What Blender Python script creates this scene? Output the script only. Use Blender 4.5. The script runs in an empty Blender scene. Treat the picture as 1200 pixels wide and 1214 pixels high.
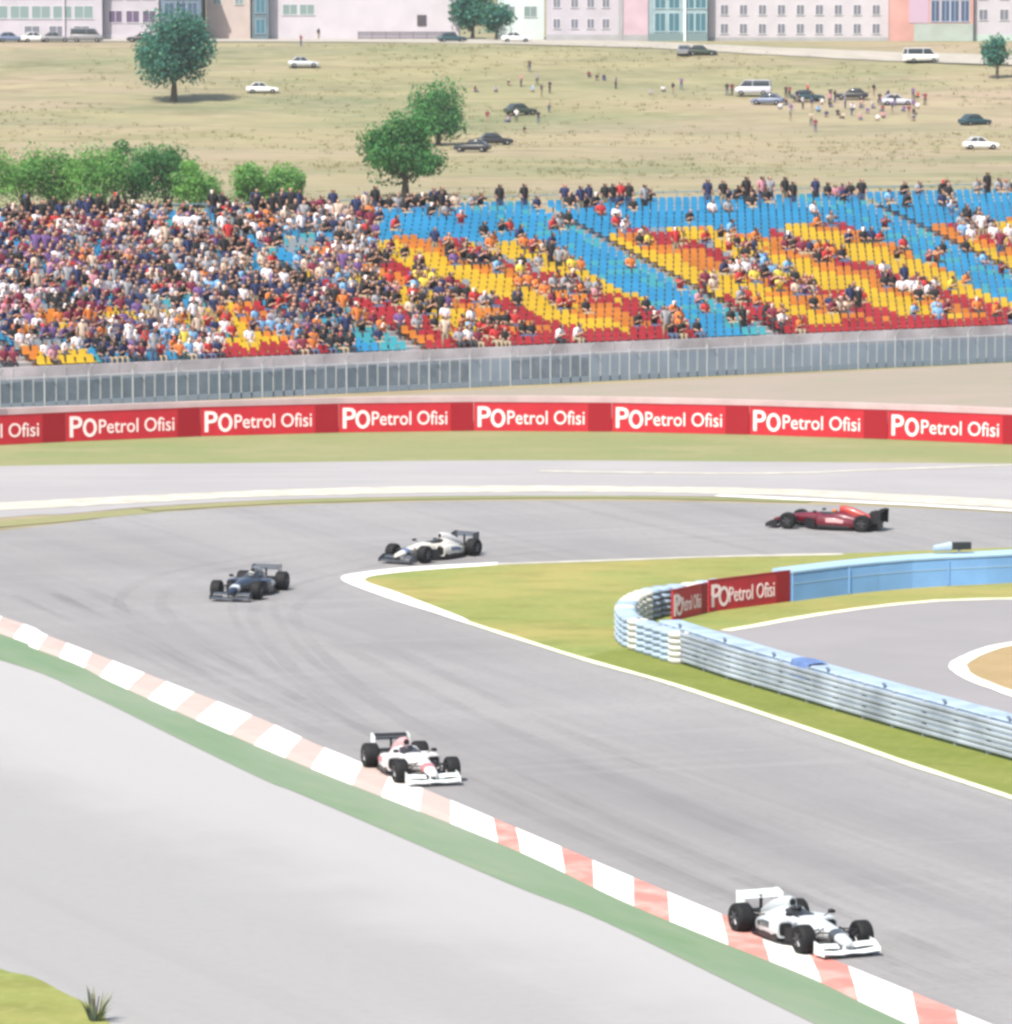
import bpy, bmesh, math, random
from mathutils import Vector, Matrix, noise as mnoise
from mathutils.geometry import tessellate_polygon
random.seed(7)
S = bpy.context.scene
C = S.collection
R_ = math.radians

# ------------------------------------------------------------------ camera, sky, sun, exposure
F = 6500.0                       # focal length in photo pixels (photo 1200 x 1214)
CAMZ = 22.0
PITCH = math.atan(647.0 / F)
cd = bpy.data.cameras.new('camera'); cam = bpy.data.objects.new('camera', cd); C.objects.link(cam)
cd.sensor_fit = 'HORIZONTAL'; cd.sensor_width = 36; cd.lens = 36 * F / 1200
cd.clip_start = 1; cd.clip_end = 6000
cam.location = (0, 0, CAMZ); cam.rotation_euler = (math.pi / 2 - PITCH, 0, 0)
S.camera = cam

SUN_EL, SUN_AZ = 54.0, 212.0     # azimuth from +Y clockwise: behind the camera, a little to the left
w = bpy.data.worlds.new('World'); S.world = w; w.use_nodes = True
nt = w.node_tree; bg = nt.nodes['Background']
sky = nt.nodes.new('ShaderNodeTexSky'); sky.sky_type = 'NISHITA'; sky.sun_disc = False
sky.sun_elevation = R_(SUN_EL); sky.sun_rotation = R_(SUN_AZ); sky.air_density = 1.4; sky.dust_density = 2.5
nt.links.new(sky.outputs[0], bg.inputs[0]); bg.inputs[1].default_value = 0.10
sl = bpy.data.lights.new('sun', 'SUN'); sl.energy = 3.75; sl.angle = R_(1.0); sl.color = (1.0, 0.94, 0.85)
so = bpy.data.objects.new('sun', sl); C.objects.link(so)
tos = Vector((math.sin(R_(SUN_AZ)) * math.cos(R_(SUN_EL)), math.cos(R_(SUN_AZ)) * math.cos(R_(SUN_EL)), math.sin(R_(SUN_EL))))
so.rotation_euler = tos.to_track_quat('Z', 'Y').to_euler()
vs = S.view_settings
vs.view_transform = 'Standard'; vs.look = 'None'; vs.gamma = 1; vs.use_curve_mapping = False
vs.exposure = 1.08
S.cycles.filter_width = 3.0
S.cycles.max_bounces = 5; S.cycles.diffuse_bounces = 3; S.cycles.transparent_max_bounces = 12

HAZE = 0.0001
# ------------------------------------------------------------------ pixel <-> place
def ray(px, py):
    a = (px - 600) / F; b = -(py - 607) / F
    return Vector((a, math.cos(PITCH) + b * math.sin(PITCH), -math.sin(PITCH) + b * math.cos(PITCH)))
def at(px, py, z=0.0):           # point of the level ground seen at a photo pixel
    d = ray(px, py); t = (z - CAMZ) / d.z
    return Vector((d.x * t, d.y * t, z))
def at_depth(px, py, Y):
    d = ray(px, py); t = Y / d.y
    return Vector((d.x * t, Y, CAMZ + d.z * t))
PROF = [(-200, 0), (340, 0), (480, 0), (560, .5), (650, 1.2), (680, 2.9), (705, 4.8), (720, 6.1), (760, 10.7), (776, 11.3), (900, 11.6), (3200, 14)]
def hz(Y):
    for (a, za), (b, zb) in zip(PROF, PROF[1:]):
        if Y <= b:
            k = (Y - a) / (b - a); return za + (zb - za) * k
    return PROF[-1][1]
def hill(px, py, Y0=440):        # point of the hillside seen at a photo pixel
    d = ray(px, py); Y = Y0
    while Y < 1500:
        t = Y / d.y
        if CAMZ + d.z * t <= hz(Y): break
        Y += .5
    return Vector((d.x * Y / d.y, Y, hz(Y)))
def proj(p):
    v = Vector(p) - Vector((0, 0, CAMZ))
    f = v.y * math.cos(PITCH) - v.z * math.sin(PITCH); u = v.y * math.sin(PITCH) + v.z * math.cos(PITCH)
    return 600 + F * v.x / f, 607 - F * u / f

# ------------------------------------------------------------------ materials
def srgb(r, g, b):
    f = lambda c: (c / 255) / 12.92 if c <= 10 else (((c / 255) + .055) / 1.055) ** 2.4
    return (f(r), f(g), f(b))
MATS = {}
def mat(name, rgb, rough=.7, metal=0, coat=0, var=0, scale=8, spec=.3):
    if name in MATS: return MATS[name]
    m = bpy.data.materials.new(name); m.use_nodes = True; MATS[name] = m
    N = m.node_tree.nodes; L = m.node_tree.links; p = N['Principled BSDF']
    p.inputs['Base Color'].default_value = (*rgb, 1); p.inputs['Roughness'].default_value = rough
    p.inputs['Metallic'].default_value = metal; p.inputs['Coat Weight'].default_value = coat
    p.inputs['Specular IOR Level'].default_value = spec
    if var:
        tc = N.new('ShaderNodeNewGeometry'); no = N.new('ShaderNodeTexNoise'); no.inputs['Scale'].default_value = scale
        no.inputs['Detail'].default_value = 5
        L.new(tc.outputs['Position'], no.inputs['Vector'])
        r = N.new('ShaderNodeValToRGB')
        r.color_ramp.elements[0].position = .3; r.color_ramp.elements[1].position = .7
        r.color_ramp.elements[0].color = (*[c * (1 - var) for c in rgb], 1); r.color_ramp.elements[1].color = (*[min(1, c * (1 + var)) for c in rgb], 1)
        L.new(no.outputs[0], r.inputs[0]); L.new(r.outputs[0], p.inputs['Base Color'])
    return m
def ground_mat(name, layers, base, rough=.9):
    """layers: (colour, scale, lo, hi, stretch_dir or None, stretch, strength)"""
    m = bpy.data.materials.new(name); m.use_nodes = True; MATS[name] = m
    N = m.node_tree.nodes; L = m.node_tree.links; p = N['Principled BSDF']
    p.inputs['Roughness'].default_value = rough; p.inputs['Specular IOR Level'].default_value = .15
    g = N.new('ShaderNodeNewGeometry'); cur = None
    for i, (col, sc, lo, hi, dr, st, am) in enumerate(layers):
        no = N.new('ShaderNodeTexNoise'); no.inputs['Scale'].default_value = sc; no.inputs['Detail'].default_value = 6; no.inputs['Roughness'].default_value = .6
        if dr:
            d = Vector((dr[0], dr[1], 0)).normalized(); q = Vector((-d.y, d.x, 0))
            a = N.new('ShaderNodeVectorMath'); a.operation = 'DOT_PRODUCT'; a.inputs[1].default_value = d * st
            b = N.new('ShaderNodeVectorMath'); b.operation = 'DOT_PRODUCT'; b.inputs[1].default_value = q
            c = N.new('ShaderNodeCombineXYZ'); L.new(g.outputs['Position'], a.inputs[0]); L.new(g.outputs['Position'], b.inputs[0])
            L.new(a.outputs['Value'], c.inputs[0]); L.new(b.outputs['Value'], c.inputs[1]); c.inputs[2].default_value = i * 7.3
            L.new(c.outputs[0], no.inputs['Vector'])
        else:
            a = N.new('ShaderNodeVectorMath'); a.operation = 'ADD'; a.inputs[1].default_value = (i * 31.7, i * 11.1, 0)
            L.new(g.outputs['Position'], a.inputs[0]); L.new(a.outputs[0], no.inputs['Vector'])
        r = N.new('ShaderNodeMapRange'); r.inputs[1].default_value = lo; r.inputs[2].default_value = hi; r.inputs[4].default_value = am; r.clamp = True
        L.new(no.outputs[0], r.inputs[0])
        mx = N.new('ShaderNodeMix'); mx.data_type = 'RGBA'; mx.inputs[7].default_value = (*col, 1)
        L.new(r.outputs[0], mx.inputs[0])
        if cur is None: mx.inputs[6].default_value = (*base, 1)
        else: L.new(cur, mx.inputs[6])
        cur = mx.outputs[2]
    L.new(cur, p.inputs['Base Color'])
    return m
TD = (.36, -.93)
m_track = ground_mat('track asphalt', [((.168, .164, .168), .22, .42, .68, TD, .04, .9), ((.245, .24, .24), .05, .4, .68, None, 1, .8), ((.155, .152, .157), .9, .5, .8, TD, .015, .7), ((.27, .262, .262), .9, .52, .75, (-.95, -.3), .03, .4), ((.165, .162, .16), 4, .48, .7, None, 1, .5)], (.214, .206, .205))
m_runoff = ground_mat('pale runoff asphalt', [((.33, .322, .325), .22, .43, .66, (.4, -.9), .05, .9), ((.225, .224, .222), .06, .42, .64, (.4, -.9), .12, .8), ((.22, .215, .215), 3, .45, .7, None, 1, .5), ((.21, .208, .205), .7, .55, .75, (.4, -.9), .03, .5)], (.285, .276, .268))
def lane(m, nrm, lo, hi, col, am):   # a strip of newer, paler asphalt with a soft worn edge
    N = m.node_tree.nodes; L = m.node_tree.links; p = N['Principled BSDF']; src = p.inputs['Base Color'].links[0].from_socket
    g = N.new('ShaderNodeNewGeometry'); d = N.new('ShaderNodeVectorMath'); d.operation = 'DOT_PRODUCT'; d.inputs[1].default_value = nrm; L.new(g.outputs['Position'], d.inputs[0])
    no = N.new('ShaderNodeTexNoise'); no.inputs['Scale'].default_value = .25; no.inputs['Detail'].default_value = 5; L.new(g.outputs['Position'], no.inputs['Vector'])
    a = N.new('ShaderNodeMath'); a.operation = 'MULTIPLY_ADD'; a.inputs[1].default_value = 5; L.new(no.outputs[0], a.inputs[0]); L.new(d.outputs['Value'], a.inputs[2])
    r = N.new('ShaderNodeMapRange'); r.interpolation_type = 'SMOOTHSTEP'; r.inputs[1].default_value = lo + 2.5; r.inputs[2].default_value = hi + 2.5; r.inputs[4].default_value = am; L.new(a.outputs[0], r.inputs[0])
    mx = N.new('ShaderNodeMix'); mx.data_type = 'RGBA'; mx.inputs[7].default_value = (*col, 1); L.new(r.outputs[0], mx.inputs[0]); L.new(src, mx.inputs[6]); L.new(mx.outputs[2], p.inputs['Base Color'])
lane(m_runoff, (.90, .433, 0), 49.5, 55.0, (.31, .302, .303), .7)
m_far = ground_mat('far runoff asphalt', [((.30, .29, .29), .09, .4, .7, None, 1, .8), ((.22, .215, .215), 1, .48, .75, (1, 0), .1, .5)], (.262, .252, .256))
m_serv = ground_mat('service asphalt', [((.24, .228, .235), .12, .4, .7, None, 1, .8), ((.18, .175, .18), 1.5, .5, .8, (1, -.3), .1, .3)], (.21, .202, .205))
m_hill = ground_mat('dry hill grass', [((.265, .205, .14), .012, .45, .62, None, 1, .7), ((.125, .145, .075), .03, .43, .6, (1, 0), .4, .9), ((.285, .215, .155), .022, .45, .62, (1, .2), .5, .85), ((.27, .24, .13), .12, .45, .7, (1, 0), .4, .6), ((.12, .11, .06), .35, .5, .7, (1, 0), .25, .75), ((.32, .28, .18), .8, .5, .72, (1, 0), .3, .6)], (.208, .188, .098))
m_verge = ground_mat('verge grass', [((.15, .185, .072), .09, .4, .65, (1, 0), .5, .8), ((.26, .225, .13), .25, .5, .75, (1, 0), .6, .7), ((.13, .14, .06), 1.6, .5, .8, None, 1, .45)], (.205, .202, .098))
m_isl = ground_mat('island grass', [((.11, .20, .05), .055, .5, .66, None, 1, .85), ((.29, .235, .085), .10, .45, .66, None, 1, .8), ((.12, .125, .03), .8, .48, .75, (1, .1), .5, .6), ((.27, .27, .10), 2.5, .5, .75, None, 1, .5)], (.185, .20, .058))
m_bank = ground_mat('dry bank', [((.27, .22, .185), .12, .42, .7, (1, .6), .5, .8), ((.2, .2, .13), .5, .52, .75, (1, .5), .5, .6)], (.235, .205, .165))
m_green = ground_mat('green painted strip', [((.095, .17, .085), .35, .4, .7, (.42, -.9), .15, .8), ((.2, .22, .15), 1.4, .5, .8, (.42, -.9), .2, .5)], (.168, .208, .148))
m_gravel = ground_mat('tan gravel', [((.33, .235, .13), .5, .4, .7, None, 1, .7), ((.2, .15, .09), 6, .5, .7, None, 1, .4)], (.27, .2, .10))
m_white = mat('white road paint', (.66, .645, .61), .8, var=.14, scale=1.5)
m_cream = mat('worn white paint', (.39, .37, .315), .85, var=.2, scale=1.0)
KS = ((.16, .155, .155), .45, .58, .78, TD, .05, .55); KG = ((.34, .325, .31), 1.6, .5, .72, None, 1, .5)
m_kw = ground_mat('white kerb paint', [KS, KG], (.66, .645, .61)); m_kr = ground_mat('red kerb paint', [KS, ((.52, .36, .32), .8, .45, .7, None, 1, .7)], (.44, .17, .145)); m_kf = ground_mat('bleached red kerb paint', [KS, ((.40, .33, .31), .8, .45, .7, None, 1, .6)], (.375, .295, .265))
m_conc = mat('pale concrete', (.30, .28, .275), .9, var=.12, scale=1.3)

# ------------------------------------------------------------------ mesh helpers
def tag(o, label=None, cat=None, group=None, kind=None):
    if label: o['label'] = label
    if cat: o['category'] = cat
    if group: o['group'] = group
    if kind: o['kind'] = kind
    return o
def link(name, me, parent=None):
    o = bpy.data.objects.new(name, me); C.objects.link(o)
    if parent: o.parent = parent
    return o
def empty(name, loc, rz=0, sc=1):
    o = link(name, None); o.location = loc; o.rotation_euler = (0, 0, rz); o.scale = (sc, sc, sc); o.empty_display_size = .3
    return o
class MB:
    def __init__(s): s.v = []; s.f = []; s.m = []
    def add(s, vs_, fs, mi=0):
        b = len(s.v); s.v += [tuple(v) for v in vs_]; s.f += [tuple(b + i for i in f) for f in fs]; s.m += [mi] * len(fs)
    def box(s, x0, x1, y0, y1, z0, z1, mi=0, M=None):
        vs_ = [Vector((x, y, z)) for z in (z0, z1) for x, y in ((x0, y0), (x1, y0), (x1, y1), (x0, y1))]
        if M: vs_ = [M @ v for v in vs_]
        s.add(vs_, [(3, 2, 1, 0), (4, 5, 6, 7), (0, 1, 5, 4), (1, 2, 6, 5), (2, 3, 7, 6), (3, 0, 4, 7)], mi)
    def loft(s, rings, mi=0, cap=True):
        n = len(rings[0]); fs = []
        for i in range(len(rings) - 1):
            for j in range(n):
                k = (j + 1) % n; fs.append((i * n + j, i * n + k, (i + 1) * n + k, (i + 1) * n + j))
        if cap: fs += [tuple(reversed(range(n))), tuple((len(rings) - 1) * n + j for j in range(n))]
        s.add([p for r in rings for p in r], fs, mi)
    def tube(s, a, b, r0, r1=None, n=7, mi=0):
        a = Vector(a); b = Vector(b); d = (b - a).normalized(); r1 = r0 if r1 is None else r1
        q = d.orthogonal().normalized(); w_ = d.cross(q)
        ring = lambda c, r: [c + (q * math.cos(2 * math.pi * i / n) + w_ * math.sin(2 * math.pi * i / n)) * r for i in range(n)]
        s.loft([ring(a, r0), ring(b, r1)], mi)
    def lathe_y(s, prof, n=20, mi=0, c=(0, 0, 0)):   # profile (y, r) round the y axis
        s.loft([[(c[0] + r * math.cos(2 * math.pi * i / n), c[1] + y, c[2] + r * math.sin(2 * math.pi * i / n)) for i in range(n)] for y, r in prof], mi)
    def lathe_z(s, prof, n=14, mi=0, c=(0, 0, 0)):
        s.loft([[(c[0] + r * math.cos(2 * math.pi * i / n), c[1] + r * math.sin(2 * math.pi * i / n), c[2] + z) for i in range(n)] for z, r in prof], mi)
    def mesh(s, name, mats, smooth=False):
        me = bpy.data.meshes.new(name); me.from_pydata(s.v, [], s.f)
        for m in (mats if isinstance(mats, (list, tuple)) else [mats]): me.materials.append(m)
        me.polygons.foreach_set('material_index', s.m)
        bm = bmesh.new(); bm.from_mesh(me); bmesh.ops.recalc_face_normals(bm, faces=bm.faces)
        bm.to_mesh(me); bm.free()
        if smooth:
            me.polygons.foreach_set('use_smooth', [True] * len(me.polygons))
            me.set_sharp_from_angle(angle=R_(42))
        me.update(); return me
    def build(s, name, mats, parent=None, smooth=False): return link(name, s.mesh(name, mats, smooth), parent)
def sec(x, cy, wd, z0, z1, e=2.6, n=14):   # super-ellipse ring in the y-z plane
    out = []
    for i in range(n):
        a = 2 * math.pi * i / n; ca, sa = math.cos(a), math.sin(a)
        out.append((x, cy + wd * math.copysign(abs(ca) ** (2 / e), ca), (z0 + z1) / 2 + (z1 - z0) / 2 * math.copysign(abs(sa) ** (2 / e), sa)))
    return out
def sheet(name, pts, z, m, kind='structure', follow=False):
    P = [Vector((p[0], p[1], z)) for p in pts]
    tri = tessellate_polygon([P])
    me = bpy.data.meshes.new(name); me.from_pydata(P, [], tri); me.materials.append(m)
    bm = bmesh.new(); bm.from_mesh(me)
    for f in bm.faces:
        f.normal_update()
        if f.normal.z < 0: f.normal_flip()
    bm.to_mesh(me); bm.free()
    return tag(link(name, me), kind=kind)
def smooth_line(pts, n=6):       # Catmull-Rom through 2D/3D points
    pts = [Vector(p) for p in pts]; out = []
    for i in range(len(pts) - 1):
        p0 = pts[max(0, i - 1)]; p1 = pts[i]; p2 = pts[i + 1]; p3 = pts[min(len(pts) - 1, i + 2)]
        for k in range(n):
            t = k / n
            out.append(.5 * ((2 * p1) + (p2 - p0) * t + (2 * p0 - 5 * p1 + 4 * p2 - p3) * t * t + (3 * p1 - p0 - 3 * p2 + p3) * t ** 3))
    return out + [pts[-1]]
def G(pxs, n=6): return smooth_line([at(*p) for p in pxs], n)
def resample(line, step):
    L_ = [0]
    for a, b in zip(line, line[1:]): L_.append(L_[-1] + (b - a).length)
    n = max(1, round(L_[-1] / step)); out = []; j = 0
    for i in range(n + 1):
        d = L_[-1] * i / n
        while j < len(line) - 2 and L_[j + 1] < d: j += 1
        k = (d - L_[j]) / max(1e-6, L_[j + 1] - L_[j]); out.append(line[j].lerp(line[j + 1], min(1, k)))
    return out
def normals(line):
    out = []
    for i in range(len(line)):
        d = (line[min(i + 1, len(line) - 1)] - line[max(i - 1, 0)]).normalized(); out.append(Vector((-d.y, d.x, 0)))
    return out
def ribbon(name, line, half, z, m, kind='structure', wob=0):
    mb = MB(); N = normals(line); vs_ = []
    for i, (p, n) in enumerate(zip(line, N)):
        h = half * (1 + wob * mnoise.noise((i * .7, z * 50, half)))
        vs_ += [(p.x + n.x * h, p.y + n.y * h, z), (p.x - n.x * h, p.y - n.y * h, z)]
    mb.add(vs_, [(2 * i, 2 * i + 1, 2 * i + 3, 2 * i + 2) for i in range(len(line) - 1)])
    return tag(mb.build(name, m), kind=kind)

# ------------------------------------------------------------------ the ground
mb = MB(); Ys = [-80, 0, 100, 200, 300, 340, 400, 440] + list(range(480, 800, 8)) + [820, 900, 1200, 1800, 3200]
xs = [-1500, -600, -300] + list(range(-140, 141, 10)) + [300, 600, 1500]
for Y in Ys:
    for x in xs:
        n = mnoise.noise((x * .03, Y * .03, 0)) * .35 if 560 < Y < 770 else 0
        mb.v.append((x, Y, hz(Y) + n))
nx = len(xs)
for i in range(len(Ys) - 1):
    for j in range(nx - 1): mb.f.append((i * nx + j, i * nx + j + 1, (i + 1) * nx + j + 1, (i + 1) * nx + j)); mb.m.append(0)
tag(mb.build('ground', m_hill, smooth=True), kind='structure')

# verge in front of the boards, far runoff, white band, thin verge, track
top_far = [(-400, 566), (0, 553), (300, 549), (600, 546), (950, 548), (1200, 550), (1600, 555)]
sheet('verge', G([(-400, 545), (0, 524), (235, 516), (560, 508), (885, 513), (1200, 524), (1600, 540)]) + list(reversed(G([(-400, 600), (0, 575), (1200, 575), (1600, 575)]))), .006, m_verge)
bank = [at(300, 478), at(540, 464), at(900, 446), at(1200, 430), at(1600, 410), at(1600, 520), at(1200, 505), at(600, 496), at(300, 500)]
sheet('bank', bank, .006, m_bank)
sheet('far_runoff', G(top_far) + list(reversed(G([(-400, 650), (0, 614), (75, 610), (175, 601), (350, 592), (600, 588), (900, 590), (1200, 604), (1600, 630)]))), .012, m_far)
edge = G([(-420, 690), (-150, 650), (0, 630), (75, 621), (175, 609), (350, 599), (600, 594), (900, 597), (1200, 609), (1600, 640)])
low = G([(1600, 1420), (1250, 1250), (1150, 1206), (825, 1073), (600, 978), (417, 901), (375, 884), (312, 855), (196, 809), (62, 757), (0, 732), (-200, 680), (-420, 660)])
sheet('track', edge + [at(1700, 640), at(1700, 1420)] + low, .018, m_track)
ribbon('white_band', resample(G([(-400, 620), (0, 601), (300, 586), (600, 580), (900, 583), (1050, 590), (1250, 601)]), 3), 1.35, .024, m_cream, wob=.25)
ribbon('verge_strip', resample(G([(-400, 668), (-150, 640), (0, 622), (75, 616), (175, 606)]), 3), .85, .026, m_verge, wob=.3)
ribbon('verge_strip', resample(G([(175, 605), (350, 595), (600, 590), (760, 590), (960, 595)]), 3), .5, .026, m_verge, wob=.4)
ribbon('edge_line', resample(G([(640, 559), (900, 562), (1050, 557), (1250, 550)]), 3), .3, .024, m_cream, wob=.3)
ribbon('edge_line', resample(G([(850, 588), (1000, 595), (1100, 600), (1300, 612)]), 3), .35, .03, m_white, wob=.3)

# near-left: runoff, green strip, kerb
gl = G([(-300, 700), (0, 783), (100, 822), (225, 883), (317, 927), (365, 946), (600, 1047), (720, 1095), (960, 1212), (1250, 1350)])
ku = G([(-300, 640), (0, 731), (62, 756), (196, 808), (312, 854), (375, 883), (417, 900), (600, 977), (825, 1072), (1150, 1205), (1250, 1247), (1450, 1340)])
kl = G([(-300, 652), (0, 752), (37, 768), (92, 789), (133, 810), (250, 862), (383, 918), (600, 1004), (735, 1068), (840, 1112), (960, 1160), (1035, 1196), (1250, 1296), (1450, 1400)])
sheet('runoff', gl + [at(1250, 1600), at(-1500, 1600), at(-1500, 760)], .012, m_runoff)
sheet('green_strip', ku + list(reversed(gl)), .02, m_green)
def kerb(name, up, lo, pitch, frac, h=.05, start=0):
    U = resample(up, .55); n = len(U); Lo = [None] * n
    lr = resample(lo, (sum((b - a).length for a, b in zip(lo, lo[1:]))) / (n - 1))
    mb = MB(); d = start
    for i in range(n - 1):
        a, b, c, e = U[i], U[i + 1], lr[min(i + 1, len(lr) - 1)], lr[min(i, len(lr) - 1)]
        mid0 = a.lerp(e, .75); mid1 = b.lerp(c, .75)
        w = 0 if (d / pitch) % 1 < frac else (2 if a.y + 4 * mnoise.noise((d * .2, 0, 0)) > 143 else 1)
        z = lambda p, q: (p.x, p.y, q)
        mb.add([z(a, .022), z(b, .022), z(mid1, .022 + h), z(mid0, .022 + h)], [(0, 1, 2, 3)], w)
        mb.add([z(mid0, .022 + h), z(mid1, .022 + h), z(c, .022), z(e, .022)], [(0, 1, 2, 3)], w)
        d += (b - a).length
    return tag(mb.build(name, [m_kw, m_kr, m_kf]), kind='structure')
kerb('kerb', ku, kl, 5.2, .58, start=1.0)
pg = G([(-60, 1120), (0, 1150), (40, 1160), (75, 1178), (110, 1196), (135, 1225), (150, 1300)])
sheet('grass_patch', pg + [at(-200, 1300), at(-300, 1120)], .03, m_isl)

# rubber laid down on the track by braking and cornering cars
m_rub = bpy.data.materials.new('tyre rubber marks'); m_rub.use_nodes = True
N_ = m_rub.node_tree.nodes; L_ = m_rub.node_tree.links; p_ = N_['Principled BSDF']; p_.inputs['Base Color'].default_value = (.085, .083, .085, 1); p_.inputs['Roughness'].default_value = .8
g_ = N_.new('ShaderNodeNewGeometry'); no_ = N_.new('ShaderNodeTexNoise'); no_.inputs['Scale'].default_value = .13; no_.inputs['Detail'].default_value = 4; L_.new(g_.outputs['Position'], no_.inputs['Vector'])
mr_ = N_.new('ShaderNodeMapRange'); mr_.inputs[1].default_value = .30; mr_.inputs[2].default_value = .80; mr_.inputs[4].default_value = .11; L_.new(no_.outputs[0], mr_.inputs[0]); L_.new(mr_.outputs[0], p_.inputs['Alpha'])
for i, pts in enumerate(([(1250, 628), (1000, 630), (700, 640), (480, 660), (340, 690), (300, 720), (350, 790), (520, 900), (760, 1010), (1000, 1110), (1250, 1215)],
                         [(1250, 636), (950, 637), (640, 652), (430, 680), (340, 710), (330, 745), (420, 830), (620, 940), (900, 1060), (1250, 1190)],
                         [(1250, 620), (900, 622), (520, 640), (260, 672), (170, 705), (190, 745), (300, 815), (450, 890)],
                         [(560, 905), (700, 975), (900, 1062), (1100, 1145)], [(620, 930), (800, 1012), (1020, 1108), (1260, 1205)],
                         [(60, 690), (110, 715), (200, 765), (330, 832)], [(40, 705), (120, 742), (240, 800), (360, 858)], [(700, 900), (900, 985), (1250, 1130)],
                         [(420, 760), (600, 850), (850, 955), (1250, 1110)], [(900, 1040), (1050, 1105), (1250, 1185)])):
    ln = resample(G(pts), 2)
    for q in (-.72, .72): ribbon('tyre_marks', [p + n * q for p, n in zip(ln, normals(ln))], .16 + .05 * (i % 3), .0205 + i * .0006 + (q > 0) * .0003, m_rub, wob=.5)
# island: grass, apex kerb, edge lines
isl_low = [(412, 690), (470, 711), (550, 737), (620, 760), (700, 785), (783, 808), (867, 835), (992, 877), (1075, 906), (1200, 947), (1600, 1080)]
isl_up = [(412, 684), (480, 676), (590, 669), (735, 664), (850, 660), (1000, 657), (1200, 650), (1600, 640)]
sheet('island_grass', G(isl_up) + list(reversed(G(isl_low))), .03, m_isl)
m_strip = ground_mat('green yellow grass', [((.20, .20, .06), .15, .45, .68, (1, -.4), .4, .8), ((.085, .11, .02), .7, .5, .75, (1, -.4), .4, .6), ((.22, .23, .08), 2.5, .5, .75, None, 1, .5)], (.135, .16, .033))
sheet('grass_strip', G([(690, 781), (735, 793), (783, 807), (867, 834), (992, 876), (1075, 905), (1200, 946), (1600, 1079)]) + list(reversed(G([(690, 780.5), (735, 772), (770, 775), (800, 784), (867, 806), (1054, 860), (1200, 900), (1600, 1010)]))), .034, m_strip)
sheet('apex_kerb', G([(404, 687), (414, 682), (480, 674), (590, 668)]) + list(reversed(G([(404, 687), (415, 694), (470, 714), (512, 727), (552, 740), (552, 735), (512, 719), (470, 703), (432, 688), (480, 679), (590, 671)]))), .042, m_white)
ribbon('edge_line', resample(G([(548, 737), (620, 760), (700, 785), (783, 808), (867, 835), (992, 877), (1075, 906), (1200, 947), (1600, 1080)]), 2), .16, .04, mat('yellowed white paint', (.6, .58, .42), .8, var=.15, scale=1.2), wob=.4)
ribbon('edge_line', resample(G([(588, 670), (735, 665), (850, 661), (1000, 658)]), 2), .26, .04, m_cream, wob=.5)
# inside the barrier
sheet('service_road', G([(815, 752), (850, 749), (908, 741), (950, 733), (1033, 721), (1117, 713), (1200, 710), (1600, 706)]) + list(reversed(G([(815, 752), (867, 780), (1054, 835), (1200, 875), (1600, 990)]))), .036, m_serv)
ribbon('edge_line', resample(G([(860, 749), (908, 741), (950, 733), (1033, 721), (1117, 713), (1200, 711), (1500, 708)]), 2), .22, .046, mat('yellowed white paint', (.6, .58, .42)), wob=.4)
loop = [(1300, 752), (1200, 765), (1167, 773), (1141, 785), (1136, 793), (1152, 806), (1200, 824), (1300, 858)]
sheet('gravel_trap', G(loop), .046, m_gravel)
ribbon('gravel_kerb', resample(G(loop), .6), .28, .056, m_white, wob=.2)

# ------------------------------------------------------------------ concrete wall and advertising boards
m_bred = mat('board red', (.40, .012, .024), .5, spec=.4, var=.1, scale=.8)
m_bdark = mat('board dark red', (.25, .005, .013), .5)
m_bwhite = mat('board lettering white', (.78, .62, .62), .6)
wl = resample(G([(-300, 548), (0, 526), (80, 523), (235, 517), (400, 512), (560, 510), (720, 511), (885, 515), (1050, 520), (1215, 527), (1500, 545)]), 2.1)
mb = MB(); N = normals(wl)
rings = []
for p, n in zip(wl, N):
    q = n if n.y > 0 else -n
    a = p + q * .12; b = p + q * .5
    rings.append([(a.x, a.y, 0), (b.x, b.y, 0), (b.x - q.x * .08, b.y - q.y * .08, 1.62), (a.x, a.y, 1.62)])
mb.loft(rings)
tag(mb.build('concrete_wall', mat('pinkish concrete', (.42, .33, .32), .9, var=.12, scale=.7)), 'long pale concrete safety wall standing directly behind the row of red boards', 'wall')
def text_mesh(body, size, bold):
    cu = bpy.data.curves.new('lettering', 'FONT'); cu.body = body; cu.size = size; cu.offset = bold; cu.extrude = .006; cu.resolution_u = 3
    o = bpy.data.objects.new('lettering', cu); C.objects.link(o)
    dg = bpy.context.evaluated_depsgraph_get(); me = bpy.data.meshes.new_from_object(o.evaluated_get(dg))
    bpy.data.objects.remove(o); me.name = 'lettering'
    return me
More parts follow.
